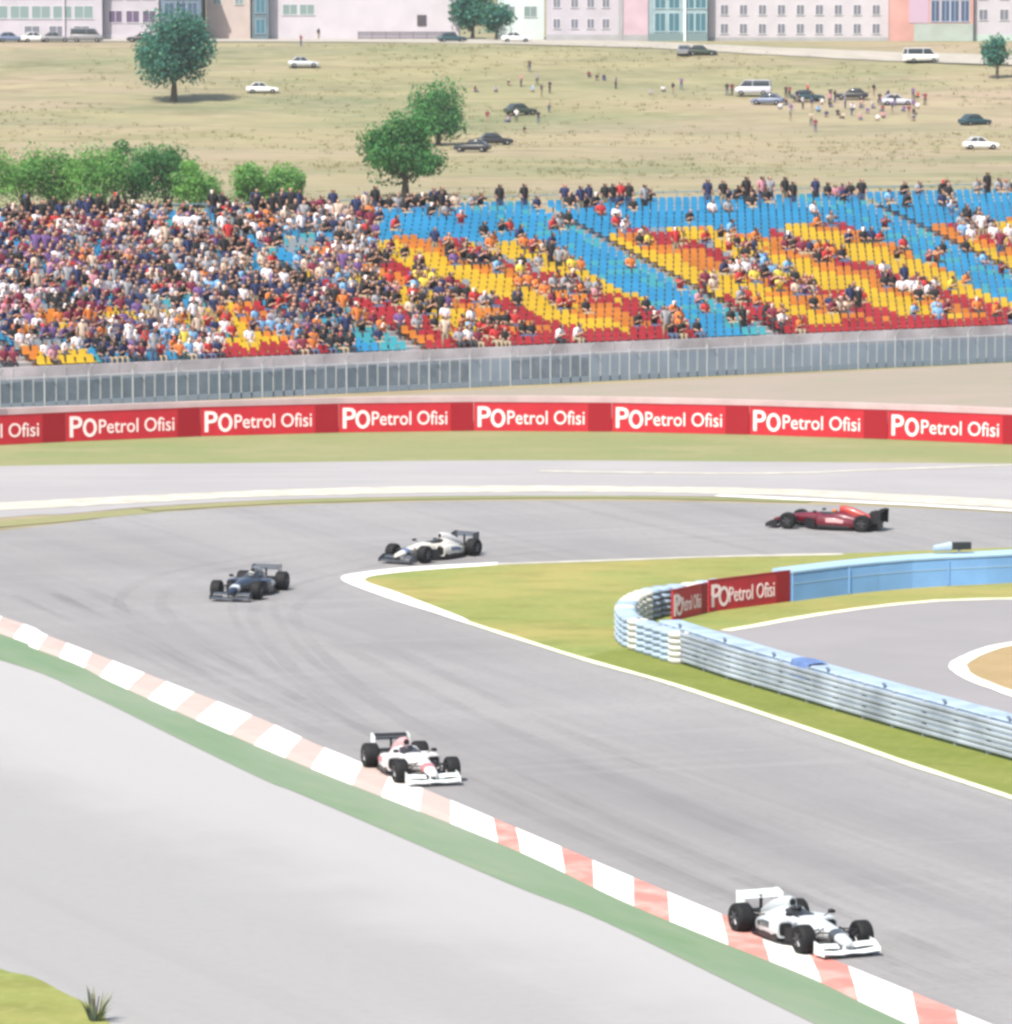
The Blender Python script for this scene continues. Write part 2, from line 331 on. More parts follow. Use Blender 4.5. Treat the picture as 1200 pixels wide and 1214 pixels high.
def letters(width, height):      # emblem and words, upright in the x-z plane, facing -y, centred on the board
    mb = MB()
    me = text_mesh('Petrol Ofisi', 1, .004); xs_ = [v.co.x for v in me.vertices]; ys_ = [v.co.y for v in me.vertices]
    sx = width * .70 / (max(xs_) - min(xs_)); sz = height * .50 / (max(ys_) - min(ys_))
    x0 = width * .29
    mb.add([(x0 + (v.co.x - min(xs_)) * sx, -v.co.z - .008, height * .24 + (v.co.y - min(ys_)) * sz) for v in me.vertices], [tuple(p.vertices) for p in me.polygons])
    me = text_mesh('P', 1, .012); xs_ = [v.co.x for v in me.vertices]; ys_ = [v.co.y for v in me.vertices]
    s_ = height * .74 / (max(ys_) - min(ys_))
    mb.add([(width * .02 + (v.co.x - min(xs_)) * s_, -v.co.z - .008, height * .14 + (v.co.y - min(ys_)) * s_) for v in me.vertices], [tuple(p.vertices) for p in me.polygons])
    cx, cz, ro, ri = width * .205, height * .46, height * .33, height * .22; n = 24; vv = []; ff = []
    for i in range(n):
        a = 2 * math.pi * i / n; vv += [(cx + ro * .8 * math.cos(a), -.012, cz + ro * math.sin(a)), (cx + ri * .7 * math.cos(a), -.012, cz + ri * math.sin(a))]
    for i in range(n): k = (i + 1) % n; ff.append((2 * i, 2 * k, 2 * k + 1, 2 * i + 1))
    mb.add(vv, ff)
    return mb
BH = 1.32
def board(p0, p1, label, h=BH, flip=False, z=.02):
    d = (p1 - p0); Lb = d.length; ang = math.atan2(d.y, d.x)
    mb = MB(); mb.box(0, Lb, -.03, .03, 0, h)
    o = mb.build('advertising_board', m_bred); o.location = (p0.x, p0.y, z); o.rotation_euler = (0, 0, ang)
    tag(o, label, 'billboard', 'red advertising boards')
    lt = letters(Lb * .80, h).build('lettering', m_bwhite, o); lt.location = (Lb * .012, -.032, 0)
    e = MB(); e.box(Lb * .83, Lb - .004, -.036, -.029, 0.004, h - .004); e.build('end_panel', m_bdark, o)
    f = MB(); f.box(0, Lb, -.04, .04, h, h + .05); f.build('top_edge', m_bdark, o)
    return o
bx = [-85, 78, 238, 402, 562, 726, 889, 1053, 1218]
by = {-85: 532, 78: 524, 238: 517.5, 402: 513, 562: 511, 726: 512, 889: 515.5, 1053: 521, 1218: 528}
btxt = ['red advertising board cut off by the left edge of the photo',
        'red advertising board at left, below the most crowded end of the stand',
        'red advertising board straight above the small dark navy race car',
        'red advertising board above the gap between navy race car and white race car',
        'red advertising board directly above and right of the white leading-pack race car',
        'middle right red board, above the tip of the pale barrier',
        'red advertising board straight above the red race car',
        'red advertising board at the far right, right of the red race car']
for i in range(8):
    a = at(bx[i], by[bx[i]]); b = at(bx[i + 1], by[bx[i + 1]])
    board(a, b - (b - a).normalized() * .03, btxt[i])

# ------------------------------------------------------------------ mesh fence in front of the stand
FA = at(-320, 500); FA = at(0, 486); FB = at(1200, 429); fd = (FB - FA).normalized(); fn = Vector((-fd.y, fd.x, 0))
fence = empty('mesh_fence', FA, math.atan2(fd.y, fd.x))
tag(fence, 'long grey wire mesh fence with metal posts in front of the grandstand', 'fence')
m_galv = mat('galvanised steel', (.47, .50, .53), .45, metal=.5)
m_wire = mat('fence wire', (.19, .235, .285), .6, metal=.2)
pm = MB(); pm.tube((0, 0, 0), (0, 0, 1.75), .045); pm.tube((0, 0, 1.72), (0, -.35, 2.1), .04)
post = pm.mesh('post', m_galv, True)
wm = MB()
for i in range(21): wm.box(.06 + i * .1185, .085 + i * .1185, -.01, .01, .28, 1.5)
for i in range(13): wm.box(.05, 2.45, -.014, .006, .3 + i * .1, .33 + i * .1)
wm.box(.05, 2.45, -.03, .03, .02, .3)
for x in (.64, 1.25, 1.86): wm.box(x - .035, x + .035, -.03, .015, .02, 1.55, 1)
wire = wm.mesh('mesh_panel', [m_wire, m_galv])
rm = MB(); rm.tube((.04, 0, 1.52), (2.46, 0, 1.52), .035)
rail = rm.mesh('top_rail', m_galv)
WB = []
for nm, c in (('slate', (.20, .265, .31)), ('blue grey', (.26, .32, .375)), ('pale', (.44, .46, .50)), ('mid grey', (.19, .20, .22))):
    q = MB()
    for j in range(4): q.box(.04 + j * .605, .04 + (j + .97) * .605, .05 + .02 * (j % 2), .06 + .02 * (j % 2), .12, 1.3 + .05 * ((j * 7) % 3))
    WB.append(q.mesh('windbreak', mat('windbreak ' + nm, c, .9, var=.45, scale=1.1)))
for i in range(-4, 32):
    j = (0, 1, 0)[i % 3] if i < 9 else ((2, 2, None)[i % 3] if i < 15 else None)
    if j is not None: o = link('windbreak', WB[j], fence); o.location = (i * 2.5, 0, 0)
    for nm, me in (('post', post), ('mesh_panel', wire), ('top_rail', rail)):
        o = link(nm, me, fence); o.location = (i * 2.5, 0, 0)

# ------------------------------------------------------------------ grandstand
SA = Vector((-25.4, 276.0, 0)); sr = Vector((.853, .522, 0)).normalized(); su = Vector((-sr.y, sr.x, 0))
NR, RUN, RISE, Z0 = 30, .85, .207, 1.5
T0, T1 = -16.0, 92.0
ang_s = math.atan2(sr.y, sr.x)
stand = empty('grandstand', SA, ang_s)
tag(stand, 'open tiered grandstand with rows of blue, yellow, orange and red seats', 'grandstand')
def stand_pt(t, d, z): return SA + sr * t + su * d + Vector((0, 0, z))
mb = MB()
prof = [(0, 0)]
for k in range(NR): prof += [(k * RUN, Z0 + k * RISE), ((k + 1) * RUN, Z0 + k * RISE)]
prof += [(NR * RUN + 1.2, Z0 + (NR - 1) * RISE), (NR * RUN + 1.2, 0)]
n = len(prof); vv = [(T0, d, z) for d, z in prof] + [(T1, d, z) for d, z in prof]
mb.add(vv, [(i, i + 1, n + i + 1, n + i) for i in range(n - 1)] + [tuple(range(n)), tuple(range(2 * n - 1, n - 1, -1))])
mb.build('terrace', mat('terrace concrete', (.29, .275, .28), .9, var=.12, scale=.6), stand)
mb = MB(); mb.box(T0, T1, -.22, -.02, 0, Z0 + .35)
for i in range(int((T1 - T0) / 3)): mb.box(T0 + i * 3 + 1.4, T0 + i * 3 + 1.47, -.24, -.21, .02, Z0 + .3)
mb.build('front_wall', mat('front wall concrete', (.37, .34, .36), .9, var=.3, scale=.5), stand)
mb = MB(); mb.box(T0, T1, -.27, -.25, .02, 1.15); mb.build('lower_panel', mat('blue grey panel cladding', (.23, .275, .335), .8, var=.25, scale=.5), stand)
mb = MB(); dk = NR * RUN + 1.0; zt = Z0 + (NR - 1) * RISE
for i in range(int((T1 - T0) / 2) + 1): mb.tube((T0 + i * 2, dk, zt), (T0 + i * 2, dk, zt + 1.05), .03, n=5)
for h in (.55, 1.05): mb.tube((T0, dk, zt + h), (T1, dk, zt + h), .03, n=5)
mb.build('back_rail', mat('rail paint', (.14, .25, .34), .5), stand)
# seats: pan and backrest on a stalk
def seat_geo(mb, t, d, z, mi):
    b = len(mb.v); w_ = .215
    mb.box(t - w_, t + w_, d + .28, d + .72, z + .39, z + .44, mi)
    mb.add([(t - w_, d + .70, z + .42), (t + w_, d + .70, z + .42), (t + w_ * .9, d + .80, z + .80), (t - w_ * .9, d + .80, z + .80),
            (t - w_, d + .74, z + .42), (t + w_, d + .74, z + .42), (t + w_ * .9, d + .84, z + .80), (t - w_ * .9, d + .84, z + .80)],
           [(0, 1, 2, 3), (5, 4, 7, 6), (3, 2, 6, 7), (0, 3, 7, 4), (1, 5, 6, 2)], mi)
    mb.box(t - .03, t + .03, d + .5, d + .56, z, z + .39, mi)
SEATC = [mat('seat blue', (.028, .215, .40), .45, var=.12, scale=.5), mat('seat yellow', (.50, .33, .022), .45, var=.1, scale=.5), mat('seat orange', (.46, .16, .025), .45, var=.15, scale=.5),
         mat('seat red', (.30, .022, .03), .45, var=.2, scale=.5), mat('seat teal', (.05, .27, .32), .45), mat('seat grey', (.20, .23, .26), .5)]
def hsh(a, b, c=0): return mnoise.noise((a * 1.0, b * 1.0, c * 7.7)) 
def is_aisle(t): return (t - 24.2) % 23.0 < 1.1
def seat_col(t, k):
    j = hsh(t * .35, k * .35, 1) * 1.6
    if t - .79 * k < 12.5 + j and k < 10 and hsh(t * .16, k * .2, 27) > .12: return 1 if hsh(t * .3, k * .3, 2) > -.1 else 2
    if t - .79 * k < 12.5 + j: return 4 if hsh(t, k, 5) > .2 else (5 if hsh(t * .4, k * .4, 6) > -.05 else 0)
    b = (t - 19.7 + j * .4) % 23.0
    if b < 5.2: return 4 if (hsh(t, k, 5) > .25 or k < 5 and b > 3) else 0
    if k >= 21.5 + j * 1.3 and t > 24: return 0
    if k >= 25: return 0
    ph = ((t + .22 * k + j * .55) / 7.2) % 1
    if k < 1.2 + j * .9: return 3
    ph = (ph + hsh(t * .8, k * .8, 41) * .16) % 1
    if ph < .42: return 1
    if ph < .70: return 2
    return 3 if ph < .93 or k < 12 else 5
seats = []
for k in range(NR):
    t = T0 + .6
    while t < T1 - .6:
        if not is_aisle(t): seats.append((t, k, seat_col(t, k)))
        t += .56
# spectators: who sits where
def px_of(t, k): return proj(stand_pt(t, k * RUN + .5, Z0 + k * RISE + .8))
SH = ['white', 'cream', 'red', 'maroon', 'navy', 'black', 'orange', 'purple', 'grey', 'yellow', 'sky-blue', 'pink']
SHC = {'white': (.62, .58, .61), 'cream': (.46, .36, .29), 'red': (.38, .03, .03), 'maroon': (.16, .022, .045), 'navy': (.022, .03, .085), 'black': (.02, .02, .022), 'orange': (.52, .15, .035),
       'purple': (.13, .07, .20), 'grey': (.24, .24, .26), 'yellow': (.56, .42, .06), 'sky-blue': (.16, .32, .52), 'pink': (.44, .20, .24)}
HAIRS = ['dark hair', 'brown hair', 'white cap', 'red cap', 'black cap', 'blue cap']
HAIRC = {'dark hair': (.012, .010, .010), 'brown hair': (.06, .032, .02), 'white cap': (.7, .68, .66), 'red cap': (.40, .02, .025), 'black cap': (.012, .012, .014), 'blue cap': (.03, .07, .22)}
POSES = ['sitting', 'leaning', 'clapping', 'standing']
rp = random.Random(11)
people = []
for (t, k, c) in seats:
    px, py = px_of(t, k)
    if px < -40 or px > 1240: continue
    lump = hsh(t * .30, k * .35, 9)
    if px < 330: pr = (.76 if c in (0, 4, 5) else .45) + lump * .6
    elif px < 450: pr = .58 + lump * .7
    elif c in (0, 4): pr = .06 + lump * .14
    else: pr = (.03 if c == 1 else .20) + lump * .8
    if px > 400 and k >= 28: pr = (.66 if k == 29 else .30) + hsh(t * .2, 3, 8) * .7
    if t - .79 * k < 0 and k < 5: pr = .4
    if rp.random() > pr: continue
    z = hsh(t * .22, k * .25, 3)
    if px < 170: wts = [9, 5, 4, 24, 15, 19, 3, 20, 7, 1, 3, 8]
    elif px < 450: wts = [11, 5, 5, 8, 20, 22, 4, 7, 16, 3, 9, 3]
    else: wts = [7, 6, 15, 16, 9, 22, 20, 2, 6, 7, 3, 2]
    if k <= 7 and px < 450: wts[6] += 26; wts[2] += 16; wts[0] += 6
    if z > .12: wts[4] += 26; wts[5] += 12; wts[10] += 8
    if z < -.15: wts[3] += 24; wts[2] += 6; wts[7] += 8
    z2 = hsh(t * .16, k * .2, 13)
    if z2 > .18: wts[8] += 25; wts[0] += 15
    if z2 < -.25: wts[6] += 12; wts[5] += 10
    if k >= 28: wts = [3, 1, 2, 4, 22, 44, 1, 1, 5, 0, 2, 1]
    cl = int(hsh(math.floor(t / 2.3 + hsh(t * .5, k * .5, 17)) * 5.37 + .31, math.floor(k / 2.6 + hsh(t * .4, k * .4, 19)) * 3.71 + .17, 23) * 500) % 1000
    sh = rp.choices(SH, wts)[0] if rp.random() < .45 else random.Random(cl).choices(SH, wts)[0]; ha = rp.choices(HAIRS, [52, 20, 8, 5, 12, 4])[0]
    po = rp.choices(POSES, [52, 26, 14, 5 if k < 28 else 50])[0]
    people.append(dict(t=t, k=k, sh=sh, ha=ha, po=po, px=px, py=py, depth=stand_pt(t, k * RUN, 0).y + k * 0.0))
taken = {(round(p['t'], 2), p['k']) for p in people}

# seat parts: the hundred that show largest, the rest as one part
free = [s for s in seats if (round(s[0], 2), s[1]) not in taken]
def vis(s): px, py = px_of(s[0], s[1]); return -10 < px < 1210
near = sorted([s for s in free if vis(s)], key=lambda s: stand_pt(s[0], s[1] * RUN, 0).y)[:100]
ns = set(near)
SEATM = []
for ci in range(6):
    m_ = MB(); seat_geo(m_, 0, 0, 0, 0); SEATM.append(m_.mesh('seat', SEATC[ci]))
for (t, k, c) in near:
    o = link('seat', SEATM[c], stand); o.location = (t, k * RUN, Z0 + k * RISE)
m_ = MB()
for s in seats:
    if s not in ns: seat_geo(m_, s[0], s[1] * RUN, Z0 + s[1] * RISE, s[2])
tag(m_.build('seat_rows', SEATC, stand), kind='stuff')

# ------------------------------------------------------------------ people
SKINS = [mat('skin light', (.40, .23, .165), .6), mat('skin tan', (.27, .145, .10), .6)]
MSH = {s: mat('shirt ' + s, SHC[s], .85) for s in SH}
MHA = {s: mat(s, HAIRC[s], .7) for s in HAIRS}
MTR = [mat('trousers denim', (.06, .085, .15), .85), mat('trousers dark', (.03, .03, .035), .85), mat('trousers khaki', (.28, .22, .15), .85)]
SK = {'hip': 2, 'leg': 2, 'torso': 1, 'arm': 1, 'fore': 0, 'neck': 0, 'head': 3, 'foot': 2}
def skeleton(pose):
    """joints (name: co, r) and bones; faces +x"""
    if pose == 'ground':
        J = {'pel': ((0, 0, .13), .13), 'sp': ((.0, 0, .33), .125), 'ch': ((.03, 0, .54), .14), 'nk': ((.06, 0, .69), .06), 'h0': ((.09, 0, .77), .085), 'h1': ((.085, 0, .87), .085)}
        B = [('pel', 'sp', 'torso'), ('sp', 'ch', 'torso'), ('ch', 'nk', 'neck'), ('nk', 'h0', 'head'), ('h0', 'h1', 'head')]
        for s, q in ((1, 'l'), (-1, 'r')):
            J['sh' + q] = ((.03, s * .19, .6), .07); J['el' + q] = ((.12, s * .28, .38), .048); J['ha' + q] = ((.32, s * .2, .32), .042)
            J['hp' + q] = ((.06, s * .10, .12), .095); J['kn' + q] = ((.36, s * .24, .28), .068); J['an' + q] = ((.50, s * .12, .06), .05); J['to' + q] = ((.62, s * .14, .05), .042)
            B += [('ch', 'sh' + q, 'torso'), ('sh' + q, 'el' + q, 'arm'), ('el' + q, 'ha' + q, 'fore'), ('pel', 'hp' + q, 'hip'), ('hp' + q, 'kn' + q, 'leg'), ('kn' + q, 'an' + q, 'leg'), ('an' + q, 'to' + q, 'foot')]
    elif pose in ('sitting', 'leaning', 'clapping'):
        l = {'sitting': 0, 'leaning': .22, 'clapping': .05}[pose]
        J = {'pel': ((0, 0, .54), .135), 'sp': ((.02 + l * .4, 0, .76), .13), 'ch': ((.0 + l, 0, .96), .14), 'nk': ((.03 + l * 1.15, 0, 1.11), .06),
             'h0': ((.06 + l * 1.25, 0, 1.20), .085), 'h1': ((.055 + l * 1.3, 0, 1.31), .085)}
        B = [('pel', 'sp', 'torso'), ('sp', 'ch', 'torso'), ('ch', 'nk', 'neck'), ('nk', 'h0', 'head'), ('h0', 'h1', 'head')]
        for s, q in ((1, 'l'), (-1, 'r')):
            J['sh' + q] = ((0 + l, s * .19, 1.02 - l * .1), .07)
            if pose == 'clapping': J['el' + q] = ((.18 + l, s * .27, .92), .048); J['ha' + q] = ((.36 + l, s * .06, 1.08), .042)
            elif pose == 'leaning': J['el' + q] = ((.30, s * .22, .72), .048); J['ha' + q] = ((.48, s * .05, .84), .042)
            else: J['el' + q] = ((.03, s * .27, .78), .048); J['ha' + q] = ((.28, s * .13, .67), .042)
            J['hp' + q] = ((.06, s * .10, .53), .095); J['kn' + q] = ((.44, s * .13, .54), .068); J['an' + q] = ((.46, s * .13, .12), .048); J['to' + q] = ((.60, s * .15, .05), .042)
            B += [('ch', 'sh' + q, 'torso'), ('sh' + q, 'el' + q, 'arm'), ('el' + q, 'ha' + q, 'fore'), ('pel', 'hp' + q, 'hip'), ('hp' + q, 'kn' + q, 'leg'), ('kn' + q, 'an' + q, 'leg'), ('an' + q, 'to' + q, 'foot')]
    else:
        J = {'pel': ((0, 0, .94), .13), 'sp': ((0, 0, 1.15), .125), 'ch': ((.0, 0, 1.36), .14), 'nk': ((.02, 0, 1.51), .06), 'h0': ((.04, 0, 1.59), .085), 'h1': ((.035, 0, 1.69), .085)}
        B = [('pel', 'sp', 'torso'), ('sp', 'ch', 'torso'), ('ch', 'nk', 'neck'), ('nk', 'h0', 'head'), ('h0', 'h1', 'head')]
        for s, q in ((1, 'l'), (-1, 'r')):
            J['sh' + q] = ((0, s * .19, 1.42), .07)
            if pose == 'standing': J['el' + q] = ((-.03, s * .27, 1.16), .048); J['ha' + q] = ((.10, s * .24, .92), .042)
            else: J['el' + q] = ((.14, s * .28, 1.22), .048); J['ha' + q] = ((.30, s * .05, 1.28), .042)
            st = .10 * s if pose == 'walking' else 0
            J['hp' + q] = ((0, s * .10, .90), .095); J['kn' + q] = ((.03 + st, s * .11, .50), .066); J['an' + q] = ((-.02 + st * 1.6, s * .12, .10), .048); J['to' + q] = ((.12 + st * 1.6, s * .14, .045), .042)
            B += [('ch', 'sh' + q, 'torso'), ('sh' + q, 'el' + q, 'arm'), ('el' + q, 'ha' + q, 'fore'), ('pel', 'hp' + q, 'hip'), ('hp' + q, 'kn' + q, 'leg'), ('kn' + q, 'an' + q, 'leg'), ('an' + q, 'to' + q, 'foot')]
    return J, B
def person_mesh(pose, sub):
    J, B = skeleton(pose); names = list(J); ix = {n_: i for i, n_ in enumerate(names)}
    me = bpy.data.meshes.new('body'); me.from_pydata([J[n_][0] for n_ in names], [(ix[a], ix[b]) for a, b, _ in B], [])
    o = bpy.data.objects.new('body', me); C.objects.link(o)
    sk = o.modifiers.new('s', 'SKIN'); sk.use_smooth_shade = True
    sd = me.skin_vertices[0].data
    for i, n_ in enumerate(names): sd[i].radius = (J[n_][1], J[n_][1]); sd[i].use_root = (n_ == 'pel')
    if sub: o.modifiers.new('d', 'SUBSURF').levels = sub
    dg = bpy.context.evaluated_depsgraph_get(); out = bpy.data.meshes.new_from_object(o.evaluated_get(dg))
    bpy.data.objects.remove(o)
    hc = (Vector(J['h0'][0]) + Vector(J['h1'][0])) / 2
    mi = []
    for p in out.polygons:
        c = p.center; best = None
        for a, b, tg in B:
            A = Vector(J[a][0]); D = Vector(J[b][0]) - A; u = max(0, min(1, (c - A).dot(D) / D.length_squared))
            dd = (c - A - D * u).length - (J[a][1] * (1 - u) + J[b][1] * u)
            if best is None or dd < best[0]: best = (dd, tg)
        q = SK[best[1]]
        if q == 3: q = 3 if (c.z > hc.z + .005 or c.x < hc.x + .02) else 0
        mi.append(q)
    for m in (SKINS[0], MSH['white'], MTR[0], MHA['dark hair']): out.materials.append(m)
    out.polygons.foreach_set('material_index', mi); out.polygons.foreach_set('use_smooth', [True] * len(mi))
    return out
PM = {p: person_mesh(p, 1) for p in ('sitting', 'leaning', 'clapping', 'standing', 'walking', 'folded', 'ground')}
PL = {p: person_mesh(p, 0) for p in ('sitting', 'leaning', 'clapping', 'standing')}
def place_person(pose, loc, rz, sh, ha, label, group, tr=0, skin=0, sc=1.0):
    o = link('person', PM[pose]); o.location = loc; o.rotation_euler = (0, 0, rz); o.scale = (sc, sc, sc)
    for i, m in enumerate((SKINS[skin], MSH[sh], MTR[tr], MHA[ha])):
        o.material_slots[i].link = 'OBJECT'; o.material_slots[i].material = m
    return tag(o, label, 'person', group)
face_s = math.atan2(-su.y, -su.x)
order = sorted([p for p in people if -6 < p['px'] < 1206], key=lambda p: p['depth'])
first = order[:226]; fset = {id(p) for p in first}
ORD = ['front', 'second', 'third', 'fourth', 'fifth', 'sixth', 'seventh', 'eighth', 'ninth', 'tenth', 'eleventh', 'twelfth', 'thirteenth', 'fourteenth', 'fifteenth', 'sixteenth', 'seventeenth', 'eighteenth', 'nineteenth', 'twentieth']
byrow = {}
for p in people: byrow.setdefault(p['k'], []).append(p)
for k, row in byrow.items():
    row.sort(key=lambda p: p['t'])
    for i, p in enumerate(row):
        p['L'] = row[i - 1] if i else None; p['R'] = row[i + 1] if i + 1 < len(row) else None
def rown(k): return ORD[k] if k < len(ORD) else 'upper'
vb = {'sitting': 'seated', 'leaning': 'leaning', 'clapping': 'clapping', 'standing': 'standing'}
def labs(p):
    a = p['sh'] + ' shirt'; nb = lambda q: q['sh'] if q else 'no'
    yield f"{p['sh']}-shirted spectator with {p['ha']}, {vb[p['po']]}, {rown(p['k'])} row of the stand"
    yield f"{vb[p['po']]} spectator in {a}, {p['ha']}, {rown(p['k'])} row, between {nb(p['L'])} and {nb(p['R'])} shirts"
    yield f"{a}, {p['ha']}, {vb[p['po']]}, {rown(p['k'])} row, between {nb(p['L'])} shirt, {p['L']['ha'] if p['L'] else 'bare end'} and {nb(p['R'])} shirt"
    yield f"{a}, {p['ha']}, {rown(p['k'])} row, between {nb(p['L'])} shirt, {p['L']['ha'] if p['L'] else 'bare end'} and {nb(p['R'])} shirt, {p['R']['ha'] if p['R'] else 'bare end'}"
cand = {id(p): list(labs(p)) for p in people}
cnt = [{}, {}, {}, {}]
for c in cand.values():
    for i in range(4): cnt[i][c[i]] = cnt[i].get(c[i], 0) + 1
for n_, p in enumerate(first):
    c = cand[id(p)]
    lab = next((c[i] for i in range(4) if cnt[i][c[i]] == 1 and len(c[i].split()) <= 16), c[1])
    jit = rp.uniform(-.25, .25)
    d = .34 if p['po'] != 'standing' else .14
    loc = stand_pt(p['t'], p['k'] * RUN + .52 - (0 if p['po'] != 'standing' else .38), Z0 + p['k'] * RISE - (.02 if p['po'] != 'standing' else 0))
    place_person(p['po'], loc, face_s + jit, p['sh'], p['ha'], lab, 'spectators seated in the grandstand', rp.randrange(3), rp.randrange(2), rp.uniform(1.0, 1.13))
# everyone beyond the nearest: one crowd
allm = SKINS + [MSH[s] for s in SH] + MTR + [MHA[h] for h in HAIRS]
mi_sh = {s: 2 + i for i, s in enumerate(SH)}; mi_tr = 2 + len(SH); mi_ha = {h: mi_tr + 3 + i for i, h in enumerate(HAIRS)}
geo = {}
for p_, me in PL.items(): geo[p_] = ([v.co.copy() for v in me.vertices], [tuple(q.vertices) for q in me.polygons], [q.material_index for q in me.polygons])
m_ = MB()
for p in people:
    if id(p) in fset: continue
    V, Fc, Mi = geo[p['po']]; sc = rp.uniform(1.0, 1.15)
    loc = stand_pt(p['t'], p['k'] * RUN + (.52 if p['po'] != 'standing' else .16), Z0 + p['k'] * RISE)
    M = Matrix.Translation(loc) @ Matrix.Rotation(face_s + rp.uniform(-.3, .3), 4, 'Z') @ Matrix.Scale(sc, 4)
    lut = [rp.randrange(2), mi_sh[p['sh']], mi_tr + rp.randrange(3), mi_ha[p['ha']]]
    b = len(m_.v); m_.v += [tuple(M @ v) for v in V]; m_.f += [tuple(b + i for i in f) for f in Fc]; m_.m += [lut[i] for i in Mi]
me = bpy.data.meshes.new('crowd'); me.from_pydata(m_.v, [], m_.f)
for m in allm: me.materials.append(m)
me.polygons.foreach_set('material_index', m_.m); me.polygons.foreach_set('use_smooth', [True] * len(m_.m))
tag(link('crowd', me), 'spectators filling the upper and right-hand rows of the grandstand', 'crowd', kind='stuff')

# ------------------------------------------------------------------ barriers round the island
m_bblue = mat('blue barrier cover', (.165, .33, .60), .5, var=.15, scale=.4)
m_pale = mat('pale blue painted tyres', (.26, .335, .42), .7, var=.2, scale=1.2)
m_palew = mat('white painted tyres', (.46, .46, .42), .7, var=.15, scale=1.5)
far = resample(G([(940, 714), (1020, 704), (1100, 697), (1200, 692), (1320, 684), (1600, 672)]), 1.5)
def wall_from(line, th, z0, z1, name, m, parent=None, side=1):
    mb = MB(); N = normals(line); rings = []
    for p, n in zip(line, N):
        q = n if n.y > 0 else -n
        b = p + q * th * side
        rings.append([(p.x, p.y, z0), (b.x, b.y, z0), (b.x, b.y, z1 - .05), (b.x - q.x * .06 * side, b.y - q.y * .06 * side, z1), (p.x + q.x * .06 * side, p.y + q.y * .06 * side, z1), (p.x, p.y, z1 - .05)])
    mb.loft(rings); return mb.build(name, m, parent)
bw = empty('tyre_barrier', far[0]); tag(bw, 'long bright blue covered tyre barrier along the far side of the grass island', 'barrier')
def rel(o, root):
    me = o.data
    me.transform(Matrix.Translation(-root.location)); o.parent = root
rel(wall_from(far, .9, .02, 1.0, 'cover', m_bblue), bw)
rel(wall_from([p + Vector((0, -.02, 0)) for p in far], .96, 1.0, 1.12, 'top_band', mat('pale blue band', (.27, .40, .53), .6)), bw)
mb = MB()
for p in far[2::3]: mb.box(p.x - .03, p.x + .03, p.y - .035, p.y + .01, .05, .97)
rel(mb.build('seam', mat('barrier seam', (.13, .27, .5), .6)), bw)
mb = MB(); N = normals(far)
for h in (.62,):
    rings = []
    for p in far: rings.append([(p.x, p.y - .012, h), (p.x, p.y - .012, h + .035), (p.x, p.y, h + .035), (p.x, p.y, h)])
    mb.loft(rings)
rel(mb.build('strap', mat('pale blue band', (.27, .40, .53))), bw)
# two red boards on the island bend
board(at(840, 726.5), at(936, 714), 'red board on the inside of the island bend, joined to the blue barrier', h=1.05, z=.03)
board(at(797, 737), at(838, 727.5), 'short red board at the tip of the island beside the pale tyre stacks', h=1.0, z=.03)
# tyre stacks round the tip
tip = resample(G([(850, 722), (815, 727), (783, 731), (760, 737), (746, 746), (741, 757), (750, 768), (775, 777), (805, 787)]), .74)
tb = empty('tyre_stack_barrier', tip[0]); tag(tb, 'curved row of pale painted tyre stacks round the tip of the island', 'barrier')
pr_ = []
for j in range(5): pr_ += [(j * .2, .26), (j * .2 + .03, .34), (j * .2 + .10, .37), (j * .2 + .17, .34)]
pr_ += [(1.0, .26)]
sm = MB(); sm.lathe_z(pr_, 16); sA = sm.mesh('tyre_stack', m_pale, True)
sm = MB(); sm.lathe_z(pr_, 16); sB = sm.mesh('tyre_stack', m_palew, True)
for i, p in enumerate(tip):
    o = link('tyre_stack', sB if (i % 5 in (2,) or 6 <= i <= 9) else sA, tb); o.location = p - tb.location + Vector((0, 0, .03)); o.rotation_euler.z = i * .7
# steel guard rail along the near side, tyre row behind it
nearl = resample(G([(755, 771), (800, 786), (867, 808), (908, 820), (1054, 863), (1200, 904), (1350, 946), (1600, 1020)]), 2.0)
gr = empty('guard_rail', nearl[0]); tag(gr, 'three-rail pale steel guard rail along the near edge of the grass island', 'guard rail')
m_rail = mat('pale galvanised rail', (.29, .33, .375), .55, metal=.2, var=.4, scale=.45)
N = normals(nearl)
for h in (.12, .44, .76):
    mb = MB(); rings = []
    for p, n in zip(nearl, N):
        q = -n if n.y > 0 else n
        pts = [(0, 0), (.05, .03), (.05, .09), (.005, .14), (.05, .19), (.05, .25), (0, .28), (-.02, .14)]
        rings.append([(p.x + q.x * a, p.y + q.y * a, h + b) for a, b in pts])
    mb.loft(rings); rel(mb.build('rail', m_rail), gr)
pp = MB(); pp.box(-.06, .06, -.09, .01, 0, 1.08); pmesh = pp.mesh('post', mat('rail post', (.24, .27, .31), .6))
for p, n in zip(nearl, N):
    q = n if n.y > 0 else -n
    o = link('post', pmesh, gr); o.location = p + q * .1 - gr.location; o.rotation_euler.z = math.atan2(q.y, q.x) - math.pi / 2
inner = [p + (n if n.y > 0 else -n) * .75 for p, n in zip(nearl, N)]
it = empty('tyre_wall', inner[0]); tag(it, 'pale blue-grey tyre wall running just behind the steel guard rail', 'barrier')
rel(wall_from(inner, .75, .03, .88, 'core', mat('tyre wall cover', (.25, .32, .41), .7, var=.35, scale=.6)), it)
rel(wall_from([p + Vector((0, -.012, 0)) for p in inner], .78, .88, .95, 'top_band', m_pale), it)
mb = MB()
for i, p in enumerate(inner[1::1]):
    if i % 2 == 0: mb.box(p.x - .05, p.x + .05, p.y - .012, p.y + .7, .955, .975)
